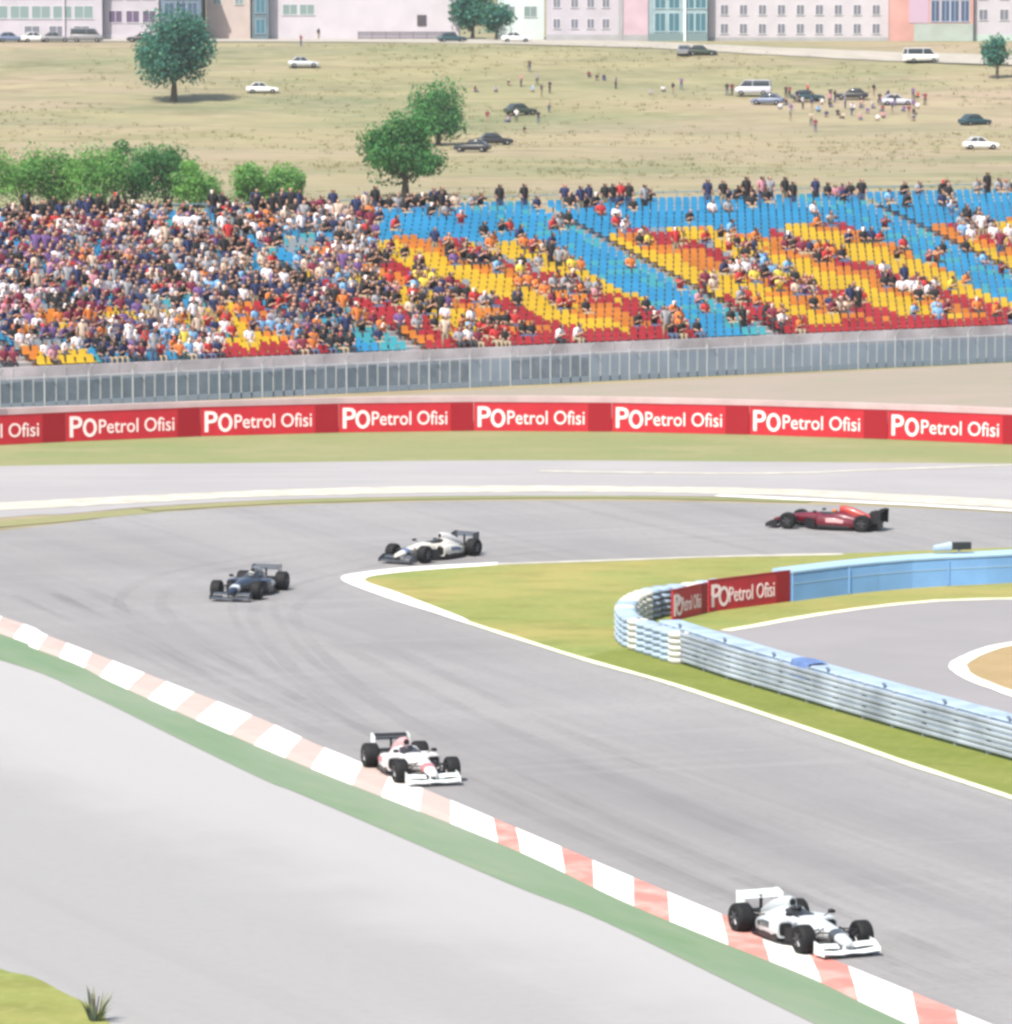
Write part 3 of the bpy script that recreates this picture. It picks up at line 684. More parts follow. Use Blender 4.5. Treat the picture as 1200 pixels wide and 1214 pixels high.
rel(mb.build('strap', mat('dark strap', (.09, .11, .16), .7)), it)
# folded blue tarpaulin lying over the tyre wall
p = min(inner, key=lambda v: abs(proj((v.x, v.y, .95))[0] - 948)); dv = (inner[5] - inner[4]).normalized()
mb = MB(); rr = random.Random(4); vv = []
for i in range(9):
    for j, (o, z) in enumerate(((-.10, .55), (-.08, .80), (-.02, .99), (.30, 1.03), (.62, 1.0))):
        q = p + dv * (i - 4) * .16 + Vector((-dv.y, dv.x, 0)) * (o + rr.uniform(-.02, 0)); vv.append((q.x, q.y, z + rr.uniform(-.02, .03) - (.12 * rr.random() if j == 0 else 0)))
mb.add(vv, [(i * 5 + j, i * 5 + j + 1, i * 5 + j + 6, i * 5 + j + 5) for i in range(8) for j in range(4)])
tag(mb.build('tarpaulin', mat('blue tarpaulin', (.10, .16, .33), .6, var=.3, scale=2), smooth=True), 'small blue tarpaulin draped over the pale tyre wall behind the guard rail', 'tarpaulin')
# camera on the blue barrier
q = at(1138, 694.5) + Vector((0, .45, 1.12))
tc_ = empty('trackside_camera', q, R_(12)); tag(tc_, 'black trackside camera with pale hood on top of the blue barrier', 'camera')
mb = MB(); mb.box(-.3, .42, -.14, .14, .14, .40); mb.lathe_y([(-.02, .09), (.02, .09)], 10, 0, (0, -.15, .27)); mb.build('housing', mat('camera black', (.025, .028, .032), .4), tc_)
mb = MB(); mb.tube((0, 0, 0), (0, 0, .15), .05); mb.build('mount', m_galv, tc_)
mb = MB(); mb.loft([sec(-.95, 0, .08, .1, .3, 3), sec(-.6, 0, .12, .1, .36, 3), sec(-.3, 0, .15, .1, .42, 3)]); mb.build('hood', mat('camera hood', (.30, .37, .43), .5), tc_)

# ------------------------------------------------------------------ race cars
m_tyre = mat('tyre rubber', (.006, .006, .007), .75)
m_rim = mat('dark rim', (.10, .10, .11), .35, metal=.7)
m_carb = mat('carbon black', (.016, .016, .018), .4)
def wheel_meshes(r, wd):
    t = MB(); h = wd / 2
    t.lathe_y([(-h * .9, r * .55), (-h, r * .60), (-h, r * .88), (-h * .82, r * .98), (-h * .4, r), (h * .4, r), (h * .82, r * .98), (h, r * .88), (h, r * .60), (h * .9, r * .55)], 28)
    rm_ = MB(); rm_.lathe_y([(-h * .8, r * .30), (-h * .86, r * .56), (h * .86, r * .56), (h * .8, r * .30)], 20)
    for i in range(6):
        a = 2 * math.pi * i / 6
        rm_.tube((r * .1 * math.cos(a), h * .9, r * .1 * math.sin(a)), (r * .5 * math.cos(a), h * .92, r * .5 * math.sin(a)), .03, n=5)
        rm_.tube((r * .1 * math.cos(a), -h * .9, r * .1 * math.sin(a)), (r * .5 * math.cos(a), -h * .92, r * .5 * math.sin(a)), .03, n=5)
    return t.mesh('tyre', m_tyre, True), rm_.mesh('rim', m_rim, True)
WF = wheel_meshes(.33, .34); WR = wheel_meshes(.335, .39)
def parts_car(P, A, W, D, label, RW=None):
    """P body paint, A accent paint, W wing paint; built round the midpoint between the axles, nose to +x"""
    root = empty('race_car', (0, 0, 0)); tag(root, label, 'race car', 'open-wheel race cars on the track')
    b = MB()   # nose and tub
    b.loft([sec(2.60, 0, .07, .25, .33), sec(2.45, 0, .13, .23, .38), sec(2.1, 0, .165, .24, .46), sec(1.55, 0, .20, .25, .56), sec(1.0, 0, .25, .18, .63), sec(.62, 0, .31, .10, .67), sec(.30, 0, .37, .08, .64), sec(-.1, 0, .40, .08, .64), sec(-.45, 0, .42, .08, .74), sec(-.8, 0, .40, .08, .66), sec(-1.3, 0, .28, .10, .50), sec(-1.85, 0, .13, .16, .38)])
    b.build('body', P, root, True)
    e = MB()   # airbox and engine cover
    e.loft([sec(-.38, 0, .10, .64, .93, 2.2), sec(-.55, 0, .13, .55, .945, 2.2), sec(-.9, 0, .17, .40, .88, 2.2), sec(-1.3, 0, .14, .35, .73, 2.2), sec(-1.7, 0, .09, .25, .56, 2.2), sec(-2.0, 0, .05, .28, .42, 2.2)])
    ec = e.build('engine_cover', A, root, True)
    i_ = MB(); i_.loft([sec(-.378, 0, .08, .74, .90, 2.2), sec(-.37, 0, .075, .745, .895, 2.2)]); i_.build('air_intake', m_carb, ec)
    for s in (1, -1):
        sp = MB(); sp.loft([sec(.34, s * .56, .20, .14, .54, 4), sec(.1, s * .57, .22, .09, .57, 4), sec(-.5, s * .54, .22, .08, .54, 3.5), sec(-1.0, s * .44, .19, .08, .44, 3), sec(-1.45, s * .28, .12, .09, .32, 2.6), sec(-1.7, s * .2, .06, .1, .24, 2.4)])
        o = sp.build('sidepod', P, root, True)
        q = MB(); q.loft([sec(.35, s * .56, .16, .2, .5, 4), sec(.352, s * .56, .15, .21, .49, 4)]); q.build('intake', m_carb, o)
        bb = MB(); bb.add([(.98, s * .34, .1), (.45, s * .62, .1), (.45, s * .62, .42), (.98, s * .34, .46), (.98, s * .355, .1), (.45, s * .635, .1), (.45, s * .635, .42), (.98, s * .355, .46)], [(0, 1, 2, 3), (7, 6, 5, 4), (0, 3, 7, 4), (1, 5, 6, 2), (3, 2, 6, 7), (0, 4, 5, 1)])
        bb.build('barge_board', m_carb, root)
        dp = MB(); dp.loft([sec(.30, s * .60, .185, .085, .27, 4), sec(-.4, s * .585, .20, .075, .25, 4), sec(-1.0, s * .475, .17, .075, .20, 3)]); dp.build('undercut_shade', m_carb, o, True)  # black shell low on the sidepod: the shadow there is put in as colour
        pn = MB(); pn.loft([sec(-.05, s * .585, .206, .30, .50, 5), sec(-.45, s * .572, .207, .30, .48, 5), sec(-.75, s * .52, .198, .28, .42, 4)]); pn.build('side_panel', D, o, True)
        mr = MB(); mr.tube((.55, s * .30, .62), (.52, s * .50, .70), .012, n=5); mr.loft([sec(.46, s * .54, .085, .66, .76, 3), sec(.56, s * .54, .06, .67, .75, 3)]); mr.build('mirror', m_carb, root, True)
    fl = MB(); fl.loft([[(.95, -.3, .04), (.95, .3, .04), (.95, .3, .07), (.95, -.3, .07)], [(.4, -.70, .04), (.4, .70, .04), (.4, .70, .07), (.4, -.70, .07)], [(-1.1, -.68, .04), (-1.1, .68, .04), (-1.1, .68, .07), (-1.1, -.68, .07)], [(-1.3, -.45, .05), (-1.3, .45, .05), (-1.3, .45, .08), (-1.3, -.45, .08)], [(-2.0, -.42, .12), (-2.0, .42, .12), (-2.0, .42, .30), (-2.0, -.42, .30)]])
    fl.build('floor', m_carb, root)
    ck = MB(); ck.loft([sec(.42, 0, .12, .60, .662, 2.4), sec(.25, 0, .24, .55, .668, 2.6), sec(-.1, 0, .27, .52, .672, 2.8), sec(-.32, 0, .25, .55, .71, 2.8), sec(-.40, 0, .12, .6, .72, 2.6)]); ck.build('cockpit', m_carb, root, True)
    fw = MB()
    fw.loft([[(2.30, y, z0 + .03), (2.48, y, z0 + .05), (2.72, y + 0, z0 + .0), (2.70, y, z0 - .018), (2.3, y, z0 + .005)] for y, z0 in ((-.70, .13), (-.3, .10), (0, .12), (.3, .10), (.70, .13))])
    w_ = fw.build('front_wing', W, root)
    nb = MB(); nb.loft([sec(2.02, 0, .178, .236, .482), sec(1.72, 0, .198, .246, .542)]); nb.build('nose_band', D, root, True)
    for s in (1, -1):
        fq = MB(); fq.loft([[(2.16, y, z + .12), (2.36, y, z + .05), (2.37, y, z + .035), (2.16, y, z + .10)] for y, z in ((s * .16, .15), (s * .45, .17), (s * .69, .17))]); fq.build('flap', W, w_)
        ep = MB(); ep.add([(2.1, s * .70, .07), (2.74, s * .70, .07), (2.72, s * .70, .20), (2.4, s * .70, .33), (2.1, s * .70, .36), (2.1, s * .715, .07), (2.74, s * .715, .07), (2.72, s * .715, .20), (2.4, s * .715, .33), (2.1, s * .715, .36)], [(0, 1, 2, 3, 4), (9, 8, 7, 6, 5), (0, 5, 6, 1), (1, 6, 7, 2), (2, 7, 8, 3), (3, 8, 9, 4), (4, 9, 5, 0)]); ep.build('endplate', W, w_)
    for s in (1, -1):
        pl_ = MB(); pl_.box(2.36, 2.52, s * .09 - .012, s * .09 + .012, .12, .26); pl_.build('pylon', W, w_)
    rw = MB()
    rw.loft([[(-1.93, y, .695), (-2.1, y, .675), (-2.26, y, .715), (-2.26, y, .735), (-2.1, y, .71)] for y in (-.49, -.2, .2, .49)])
    rw.loft([[(-2.2, y, .75), (-2.3, y, .78), (-2.38, y, .825), (-2.39, y, .835), (-2.28, y, .805)] for y in (-.49, 0, .49)])
    r_ = rw.build('rear_wing', RW or W, root)
    lb = MB(); lb.box(-2.22, -1.94, -.485, .485, .40, .44); lb.box(-2.1, -2.02, -.03, .03, .3, .74); lb.box(-2.2, -1.9, -.30, .30, .10, .38); lb.build('beam_wing', m_carb, r_)
    for s in (1, -1):
        ep = MB(); o8 = [(-1.80, .34), (-2.40, .30), (-2.43, .85), (-2.2, .86), (-1.86, .79)]
        ep.loft([[(x, s * .49, z) for x, z in o8], [(x, s * .51, z) for x, z in o8]]); ep.build('endplate', W, r_)
    for s in (1, -1):
        for ax, (tm, rm_), y, r, inn in ((1.55, WF, .73, .33, .17), (-1.55, WR, .71, .335, .16)):
            wl_ = empty('wheel', (ax, s * y, r)); wl_.parent = root
            wl_.rotation_euler.z = 0
            link('tyre', tm, wl_); link('rim', rm_, wl_)
        su_ = MB()
        for (x0, y0, z0, x1, y1, z1) in ((1.75, .17, .46, 1.58, .60, .46), (1.30, .2, .48, 1.55, .60, .46), (1.8, .16, .28, 1.58, .6, .22), (1.25, .2, .26, 1.55, .6, .22), (1.5, .2, .54, 1.56, .58, .25)):
            su_.tube((x0, s * y0, z0), (x1, s * y1, z1), .018, n=5)
        su_.build('suspension', m_carb, root)
        su_ = MB()
        for (x0, y0, z0, x1, y1, z1) in ((-1.2, .2, .42, -1.52, .55, .44), (-1.8, .1, .38, -1.58, .55, .44), (-1.2, .25, .18, -1.52, .55, .22), (-1.85, .12, .2, -1.58, .55, .22), (-1.55, .1, .33, -1.55, .55, .33)):
            su_.tube((x0, s * y0, z0), (x1, s * y1, z1), .02, n=5)
        su_.build('suspension', m_carb, root)
    todo = list(root.children)
    while todo:                      # overhangs beyond the axles, brought to 4.7 m over all
        o = todo.pop()
        if o.type != 'MESH': continue
        for v in o.data.vertices:
            if v.co.x > 1.7: v.co.x = 1.7 + (v.co.x - 1.7) * .78
            elif v.co.x < -1.7: v.co.x = -1.7 + (v.co.x + 1.7) * .70
        todo += list(o.children)
    return root
def driver_mesh():
    nm = ['pel', 'sp', 'ch', 'nk', 'h0', 'h1', 'shl', 'shr', 'ell', 'elr', 'hal', 'har', 'kl', 'kr', 'hl', 'hr', 'fl', 'fr']
    co = [(-.18, 0, .2), (-.22, 0, .38), (-.2, 0, .52), (-.16, 0, .63), (-.13, 0, .72), (-.14, 0, .79), (-.18, .17, .54), (-.18, -.17, .54), (.02, .22, .42), (.02, -.22, .42), (.22, .12, .46), (.22, -.12, .46), (.45, .12, .42), (.45, -.12, .42), (-.1, .09, .2), (-.1, -.09, .2), (.85, .08, .26), (.85, -.08, .26)]
    rd = [.12, .13, .13, .07, .12, .11, .07, .07, .05, .05, .045, .045, .065, .065, .09, .09, .045, .045]
    ed = [(0, 1), (1, 2), (2, 3), (3, 4), (4, 5), (2, 6), (2, 7), (6, 8), (7, 9), (8, 10), (9, 11), (0, 14), (0, 15), (14, 12), (15, 13), (12, 16), (13, 17)]
    me = bpy.data.meshes.new('body'); me.from_pydata(co, ed, []); o = bpy.data.objects.new('body', me); C.objects.link(o)
    o.modifiers.new('s', 'SKIN').use_smooth_shade = True
    for i in range(len(nm)): me.skin_vertices[0].data[i].radius = (rd[i], rd[i]); me.skin_vertices[0].data[i].use_root = (i == 0)
    o.modifiers.new('d', 'SUBSURF').levels = 2
    out = bpy.data.meshes.new_from_object(o.evaluated_get(bpy.context.evaluated_depsgraph_get())); bpy.data.objects.remove(o)
    mi = [(2 if (p.center.x > -.06 and .70 < p.center.z < .79) else 1) if p.center.z > .645 else 0 for p in out.polygons]
    for m in (mat('race suit', (.4, .4, .42), .8), mat('helmet white', (.7, .7, .7), .3), mat('visor', (.02, .02, .025), .15)): out.materials.append(m)
    out.polygons.foreach_set('material_index', mi); out.polygons.foreach_set('use_smooth', [True] * len(mi)); return out
DRV = driver_mesh()
def paint(n_, c): return mat(n_, c, .35, coat=.4, spec=.4)
p_white = paint('pearl white paint', (.43, .455, .475)); p_silver = paint('silver white paint', (.37, .40, .42)); p_wing = paint('white wing paint', (.56, .60, .60)); p_navy = paint('navy paint', (.012, .015, .032)); p_red = paint('deep red paint', (.10, .004, .014)); p_dred = paint('orange red cover paint', (.30, .022, .016))
p_pink = paint('pale red paint', (.52, .28, .29)); p_cream = paint('cream white paint', (.50, .475, .43)); p_grey = paint('grey paint', (.13, .14, .16)); p_orng = paint('orange red paint', (.42, .10, .05)); p_wht = paint('white panel paint', (.55, .52, .52))
def place_car(P, A, W, D, axle_px, heading, label, dlabel, suit, helm, z=.02, RW=None):
    root = parts_car(P, A, W, D, label, RW)
    h = Vector((heading[0], heading[1], 0)).normalized(); a = at(*axle_px)
    c = a - h * 1.55; root.location = (c.x, c.y, z); root.rotation_euler = (0, 0, math.atan2(h.y, h.x))
    d = link('person', DRV); d.location = root.location; d.rotation_euler = root.rotation_euler
    for i, m in enumerate((suit, helm)):
        d.material_slots[i].link = 'OBJECT'; d.material_slots[i].material = m
    tag(d, dlabel, 'person', 'race drivers in their cockpits')
    return root
s_w = mat('white race suit', (.6, .6, .6), .8); s_r = mat('red race suit', (.4, .03, .03), .8); s_k = mat('dark race suit', (.04, .05, .07), .8)
h_k = mat('black helmet', (.02, .02, .025), .25); h_w = mat('white helmet', (.7, .7, .68), .3); h_r = mat('red helmet', (.5, .04, .03), .3); h_o = mat('orange helmet', (.5, .15, .04), .3); h_g = mat('grey helmet', (.15, .15, .17), .3)
p_dk = paint('dark grey panel paint', (.05, .055, .065)); p_rp = paint('pale red panel paint', (.42, .14, .15)); p_bl = paint('blue grey panel paint', (.10, .13, .22))
place_car(p_white, p_silver, p_wing, p_dk, (987, 1129.5), (.416, -.909), 'nearest race car, silver white, running beside the kerb at lower right', 'driver with black helmet in the nearest silver white race car', s_w, h_k, .03)
place_car(p_wht, p_pink, p_wing, p_rp, (505, 928), (.289, -.957), 'white race car with pale red engine cover, close to the striped kerb', 'driver in the white and pale red race car by the kerb', s_w, h_g, .03, m_carb)
place_car(p_navy, p_grey, p_dk, p_silver, (281, 711), (-.25, -.968), 'dark navy race car with dark wings turning at the left of the track', 'driver in the dark navy race car', s_k, h_w)
place_car(p_cream, p_wht, p_dk, p_bl, (485, 667), (-.58, -.815), 'cream white race car with dark wings passing the white apex kerb', 'driver in the cream white race car near the apex kerb', s_w, h_g)
place_car(p_red, p_dred, m_carb, p_pink, (942, 625.5), (-.90, .40), 'deep red race car with black wings below the boards, farthest on the track', 'driver with orange helmet in the deep red race car', s_r, h_o)

# ------------------------------------------------------------------ parked cars
m_glass = mat('car glass', (.03, .04, .05), .12, spec=.5)
m_lamp = mat('headlamp', (.6, .6, .58), .2); m_tail = mat('tail lamp', (.35, .02, .02), .3)
tw = MB(); tw.lathe_y([(-.1, .2), (-.1, .29), (-.07, .32), (.07, .32), (.1, .29), (.1, .2)], 18); TW = tw.mesh('tyre', m_tyre, True)
tw = MB(); tw.lathe_y([(-.105, .08), (-.09, .21), (.09, .21), (.105, .08)], 14); TR = tw.mesh('rim', mat('alloy rim', (.4, .4, .42), .35, metal=.7), True)
def car_protos(kind):
    if kind == 'car':
        body = [sec(2.1, 0, .62, .30, .62, 4, 18), sec(1.95, 0, .78, .22, .72, 4.5, 18), sec(1.0, 0, .85, .20, .86, 5, 18), sec(.5, 0, .86, .2, .92, 5, 18), sec(-1.3, 0, .86, .2, .94, 5, 18), sec(-1.9, 0, .80, .24, .90, 4.5, 18), sec(-2.1, 0, .70, .32, .82, 4, 18)]
        gl_ = [sec(.75, 0, .66, .82, .90, 5, 18), sec(.1, 0, .69, .82, 1.38, 5, 18), sec(-1.0, 0, .68, .82, 1.40, 5, 18), sec(-1.65, 0, .62, .84, .95, 5, 18)]
        rf = [sec(.12, 0, .58, 1.36, 1.42, 4, 18), sec(-.4, 0, .60, 1.37, 1.46, 4, 18), sec(-1.02, 0, .58, 1.37, 1.43, 4, 18)]; zl = .62
        pil = [(.1, 1.38, .72, .86), (-.45, 1.40, -.45, .88), (-1.0, 1.40, -1.6, .90)]
    else:
        body = [sec(2.35, 0, .7, .3, .75, 4, 18), sec(2.2, 0, .86, .25, 1.0, 5, 18), sec(1.6, 0, .92, .25, 1.15, 6, 18), sec(-2.2, 0, .92, .25, 1.2, 6, 18), sec(-2.35, 0, .86, .3, 1.15, 6, 18)]
        gl_ = [sec(1.75, 0, .8, 1.05, 1.15, 6, 18), sec(1.1, 0, .82, 1.05, 1.9, 6, 18), sec(-2.15, 0, .82, 1.05, 1.9, 6, 18), sec(-2.3, 0, .8, 1.05, 1.2, 6, 18)]
        rf = [sec(1.12, 0, .76, 1.88, 1.97, 5, 18), sec(-2.2, 0, .76, 1.88, 1.98, 5, 18)]; zl = .7
        pil = [(1.1, 1.9, 1.7, 1.1), (0, 1.92, 0, 1.1), (-2.2, 1.9, -2.25, 1.1)]
    out = {}
    for nm, rr in (('body', body), ('windows', gl_), ('roof', rf)):
        m2 = MB(); m2.loft(rr)
        if nm == 'roof':
            yw = .7 if kind == 'car' else .83
            for x0, z0, x1, z1 in pil:
                for s in (1, -1): m2.tube((x0, s * (yw - .05), z0), (x1, s * (yw + .03), z1), .045, n=5)
        out[nm] = m2.mesh(nm, m_glass if nm == 'windows' else p_white, True)
    for nm, xx, mm in (('headlight', 2.0 if kind == 'car' else 2.26, m_lamp), ('tail_light', -2.03 if kind == 'car' else -2.33, m_tail)):
        m2 = MB(); m2.loft([sec(xx - .06, 0, .14, zl - .07, zl + .07, 3, 10), sec(xx + .06, 0, .12, zl - .06, zl + .06, 3, 10)]); out[nm] = m2.mesh(nm, mm, True)
    return out
CP = {'car': car_protos('car'), 'van': car_protos('van')}
def parked(kind, p, rz, pm_, label, group='cars parked on the hillside'):
    root = empty('parked_car' if kind == 'car' else 'parked_van', p, rz); tag(root, label, kind, group)
    D = CP[kind]
    for nm in ('body', 'windows', 'roof'):
        o = link(nm, D[nm], root)
        if nm != 'windows': o.material_slots[0].link = 'OBJECT'; o.material_slots[0].material = pm_
    for s in (1, -1):
        for nm in ('headlight', 'tail_light'):
            o = link(nm, D[nm], root); o.location = (0, s * (.55 if kind == 'car' else .62), 0)
        for x in (1.3, -1.3) if kind == 'car' else (1.5, -1.4):
            wh = empty('wheel', (x, s * (.76 if kind == 'car' else .82), .32)); wh.parent = root
            link('tyre', TW, wh); link('rim', TR, wh)
    return root
k_black = paint('black car paint', (.018, .018, .02)); k_white = paint('white car paint', (.66, .66, .66)); k_teal = paint('dark teal car paint', (.015, .05, .06)); k_blue = paint('slate blue car paint', (.11, .14, .22)); k_grey = paint('grey car paint', (.17, .17, .18)); k_green = paint('dark green car paint', (.03, .045, .03)); k_sil = paint('silver car paint', (.42, .44, .46)); k_lil = paint('pale lilac car paint', (.44, .44, .52))
HC = [('car', 560, 180, 2.9, k_black, 'black car parked under the right of the twin green trees, nearer of the pair'),
      ('car', 587, 172, .2, k_black, 'black car parked just behind another black car right of the twin trees'),
      ('car', 617, 136, .5, k_green, 'dark green car parked alone on the slope above the twin trees'),
      ('car', 311, 111, .1, k_white, 'white car parked alone on the slope right of the big round tree'),
      ('car', 1156, 149, .55, k_teal, 'dark teal car parked at the right end of the hillside'),
      ('car', 1163, 177, .1, k_white, 'white car parked below the dark teal car on the hillside'),
      ('van', 893, 113, 3.0, k_lil, 'pale van parked at the left end of the picnic crowd'),
      ('car', 910, 124, 2.9, k_blue, 'slate blue car parked in front of the pale van on the hillside'),
      ('car', 958, 120, .2, k_teal, 'dark car parked among the picnic crowd'),
      ('car', 1063, 125, .1, k_lil, 'pale car parked at the right end of the picnic crowd'),
      ('car', 1010, 118, 3.0, k_black, 'black car parked behind the middle of the picnic crowd'),
      ('car', 360, 80, .1, k_sil, 'silver car parked high on the slope below the white building')]
for kd, x, y, rz, pm_, lb in HC: parked(kd, hill(x, y), rz, pm_, lb)
RC = [('car', 812, 66, 1.4, k_grey, 'grey car on the hilltop road seen end on, left of the dark green car'),
      ('car', 832, 66, .05, k_green, 'dark green car on the hilltop road below the teal glass block'),
      ('van', 1092, 74, .3, k_white, 'white van on the hilltop road below the red stair tower'),
      ('van', 103, 50, .0, k_grey, 'dark grey van parked on the hilltop left of the big tree'),
      ('car', 66, 50, .1, k_grey, 'grey car parked between white car and dark grey van at top left'),
      ('car', 42, 50, .3, k_white, 'white car parked at top left beside the grey car'),
      ('car', 13, 50, .2, k_blue, 'slate blue car parked at the far top left corner'),
      ('car', 168, 50, 3.1, k_black, 'black car parked in front of the low lilac building'),
      ('car', 612, 50, .1, k_white, 'white car parked at the foot of the hilltop trees'),
      ('car', 536, 50, .2, k_teal, 'dark teal car parked left of the hilltop trees')]
for kd, x, y, rz, pm_, lb in RC: parked(kd, hill(x, y), rz, pm_, lb, 'cars parked along the hilltop road')

# hilltop road
mb = MB()
ru = smooth_line([Vector((x, y, 0)) for x, y in ((-200, 47), (300, 46), (600, 47), (760, 50), (900, 56), (1050, 62), (1200, 66), (1400, 70))], 8)
rl = smooth_line([Vector((x, y, 0)) for x, y in ((-200, 50), (300, 50), (600, 53), (760, 58), (900, 66), (1050, 73), (1200, 78), (1400, 84))], 8)
vv = []
for a, b in zip(ru, rl):
    for k in range(4):
        q = hill(a.x + (b.x - a.x) * k / 3, a.y + (b.y - a.y) * k / 3); n_ = mnoise.noise((q.x * .03, q.y * .03, 0)) * .35 if 560 < q.y < 770 else 0
        vv.append((q.x, q.y, q.z + max(0, n_) + .10))
mb.add(vv, [(i * 4 + k, i * 4 + k + 1, i * 4 + k + 5, i * 4 + k + 4) for i in range(len(ru) - 1) for k in range(3)])
tag(mb.build('hilltop_road', mat('pale road', (.30, .275, .235), .9, var=.12, scale=.3)), kind='structure')

# ------------------------------------------------------------------ hilltop buildings
BY = 790.0
def bx_(px, Y=BY): return (px - 600) * Y / F * 1.0
def building(name, px0, px1, label, wallm, h, Y=BY, depth=12, cat='building'):
    z = hz(Y); x0, x1 = bx_(px0, Y), bx_(px1, Y)
    root = empty(name, ((x0 + x1) / 2, Y, z)); tag(root, label, cat)
    W = (x1 - x0)
    mb = MB(); mb.box(-W / 2, W / 2, 0, depth, -.5, h); mb.build('wall', wallm, root)
    mb = MB(); mb.box(-W / 2 - .2, W / 2 + .2, -.25, depth + .2, h, h + .35); mb.build('roof', mat('roof slab', (.33, .31, .31), .9), root)
    return root, W
def win(root, x, z, wd, ht, fm, gm, sill=True, y=0.0):
    mb = MB(); t = .08
    mb.box(x - wd / 2 - t, x - wd / 2, y - .06, y - .003, z - t, z + ht + t); mb.box(x + wd / 2, x + wd / 2 + t, y - .06, y - .003, z - t, z + ht + t)
    mb.box(x - wd / 2, x + wd / 2, y - .06, y - .003, z + ht, z + ht + t); mb.box(x - wd / 2 - .12, x + wd / 2 + .12, y - .12, y - .003, z - .16, z - t)
    mb.box(x - .03, x + .03, y - .055, y - .003, z, z + ht)
    w_ = mb.build('window', fm, root)
    g_ = MB(); g_.box(x - wd / 2, x + wd / 2, y - .03, y - .004, z - t, z + ht); g_.build('pane', gm, w_)
wh = mat('white render', (.41, .385, .42), .85, var=.06, scale=.4); lil = mat('lilac render', (.37, .345, .385), .85, var=.08, scale=.3); pk = mat('pink render', (.42, .31, .36), .85, var=.1, scale=.4); rd_ = mat('salmon render', (.44, .24, .215), .85, var=.1, scale=.4)
fr = mat('window frame', (.55, .55, .57), .6); gl1 = mat('window glass', (.13, .135, .17), .2, spec=.5); gl2 = mat('teal glass', (.05, .13, .17), .15, spec=.5); gl3 = mat('navy glass', (.05, .075, .14), .15, spec=.5); gl4 = mat('green glass', (.16, .22, .22), .25, spec=.5)
grb = mat('grey plinth', (.28, .28, .29), .9, var=.1, scale=.5)
def plinth(root, W, h, m=grb):
    mb = MB(); mb.box(-W / 2 - .03, W / 2 + .03, -.09, -.002, -.3, h); mb.build('plinth', m, root)
S8 = F / BY
r, W = building('apartment_building', 648, 768, 'white apartment block with pink end wall left of the teal glass block', lil, 15)
for zz in (1.9, 4.9, 7.9, 10.9):
    for px in (660, 681, 700, 718): win(r, (px - 708) / S8, zz, 1.0, 1.25, fr, gl1)
mb = MB(); mb.box((739 - 708) / S8, W / 2 - .01, -.05, -.003, .2, 14.9); mb.build('end_panel', pk, r)
mb = MB(); mb.box((733 - 708) / S8, (738 - 708) / S8, -.14, -.003, 0, 14.9); mb.build('drainpipe', grb, r)
plinth(r, W, .9)
r, W = building('glass_block', 769, 838, 'dark teal glass block with pale columns between the two white apartment blocks', mat('teal panel', (.22, .30, .33), .6, var=.15, scale=.5), 15.3, Y=788)
for zz in (1.5, 4.8, 8.1, 11.4):
    for x in (-2.6, -.6, 1.5, 3.2): win(r, x, zz, 1.5, 2.5, mat('pale teal frame', (.4, .5, .53), .6), gl2)
mb = MB(); mb.box(1.0 - .25 + 0, 1.0 + .1, -.3, -.13, 0, 15); mb.build('column', mat('pale column', (.58, .64, .66), .7), r)
plinth(r, W, 1.1, mat('slate plinth', (.13, .19, .2), .8))
r, W = building('apartment_building', 839, 1052, 'long white apartment block with rows of small grey windows', wh, 15)
for zz in (1.15, 3.85, 6.6, 9.4, 12.1):
    for i in range(9):
        px = 858 + i * 22.4; win(r, (px - 945.5) / S8, zz, 1.05, 1.3, fr, gl1)
plinth(r, W, .55)
r, W = building('stair_tower', 1053, 1152, 'salmon and pink stair tower with tall navy glass at top right', rd_, 15.4, Y=789)
mb = MB(); mb.box((1076 - 1102.5) / S8, (1099 - 1102.5) / S8, -.06, -.003, 2.6, 15); mb.build('pink_panel', mat('mauve render', (.40, .29, .37), .85), r)
for zz in (2.9, 6.2, 9.5):
    for px in (1107, 1119, 1130, 1142): win(r, (px - 1102.5) / S8, zz, 1.15, 2.9, mat('pale blue frame', (.4, .48, .58), .6), gl3)
mb = MB(); mb.box((1082 - 1102.5) / S8, W / 2 - .02, -.1, -.004, 0, 2.5); mb.build('base_panel', mat('green grey panel', (.3, .34, .31), .8, var=.1, scale=.5), r)
r, W = building('apartment_building', 1153, 1330, 'white apartment block at the extreme top right corner', wh, 15)
for zz in (3.1, 6.1, 9.1, 12):
    for i in range(7): win(r, -W / 2 + 1.3 + i * 3.0, zz, 1.2, 1.4, fr, gl1)
plinth(r, W, .9, mat('mint plinth', (.36, .44, .40), .8))
# left group
r, W = building('low_building', -140, 123, 'low pale building with long greenish window bands at top left', lil, 9.5, Y=800)
for zz in (3.2, 6.2):
    for i in range(10): win(r, -W / 2 + 1.8 + i * 3.1, zz, 2.7, 1.7, fr, gl4)
for i in range(3): win(r, W / 2 - 3 - i * 3.6, .5, 2.2, 1.5, fr, gl1)
mb = MB(); mb.box((76 - (-8.5)) / 8.125, (79 + 8.5) / 8.125, -.35, -.14, 0, 9.4); mb.build('column', wh, r)
r, W = building('low_building', 125, 190, 'low lilac building with dark recessed windows behind the big tree', lil, 9.2, Y=802)
for x in (-2.3, .2, 2.6): win(r, x, 2.6, 1.9, 1.6, fr, mat('dusky glass', (.10, .07, .13), .2))
for x in (-2.3, .2, 2.6): win(r, x, 6, 1.9, 1.6, fr, gl4)
plinth(r, W, .8, wh)
r, W = building('glass_block', 192, 240, 'dark slate glass block rising behind the big round tree', mat('slate panel', (.10, .14, .19), .6, var=.15, scale=.5), 11, Y=800)
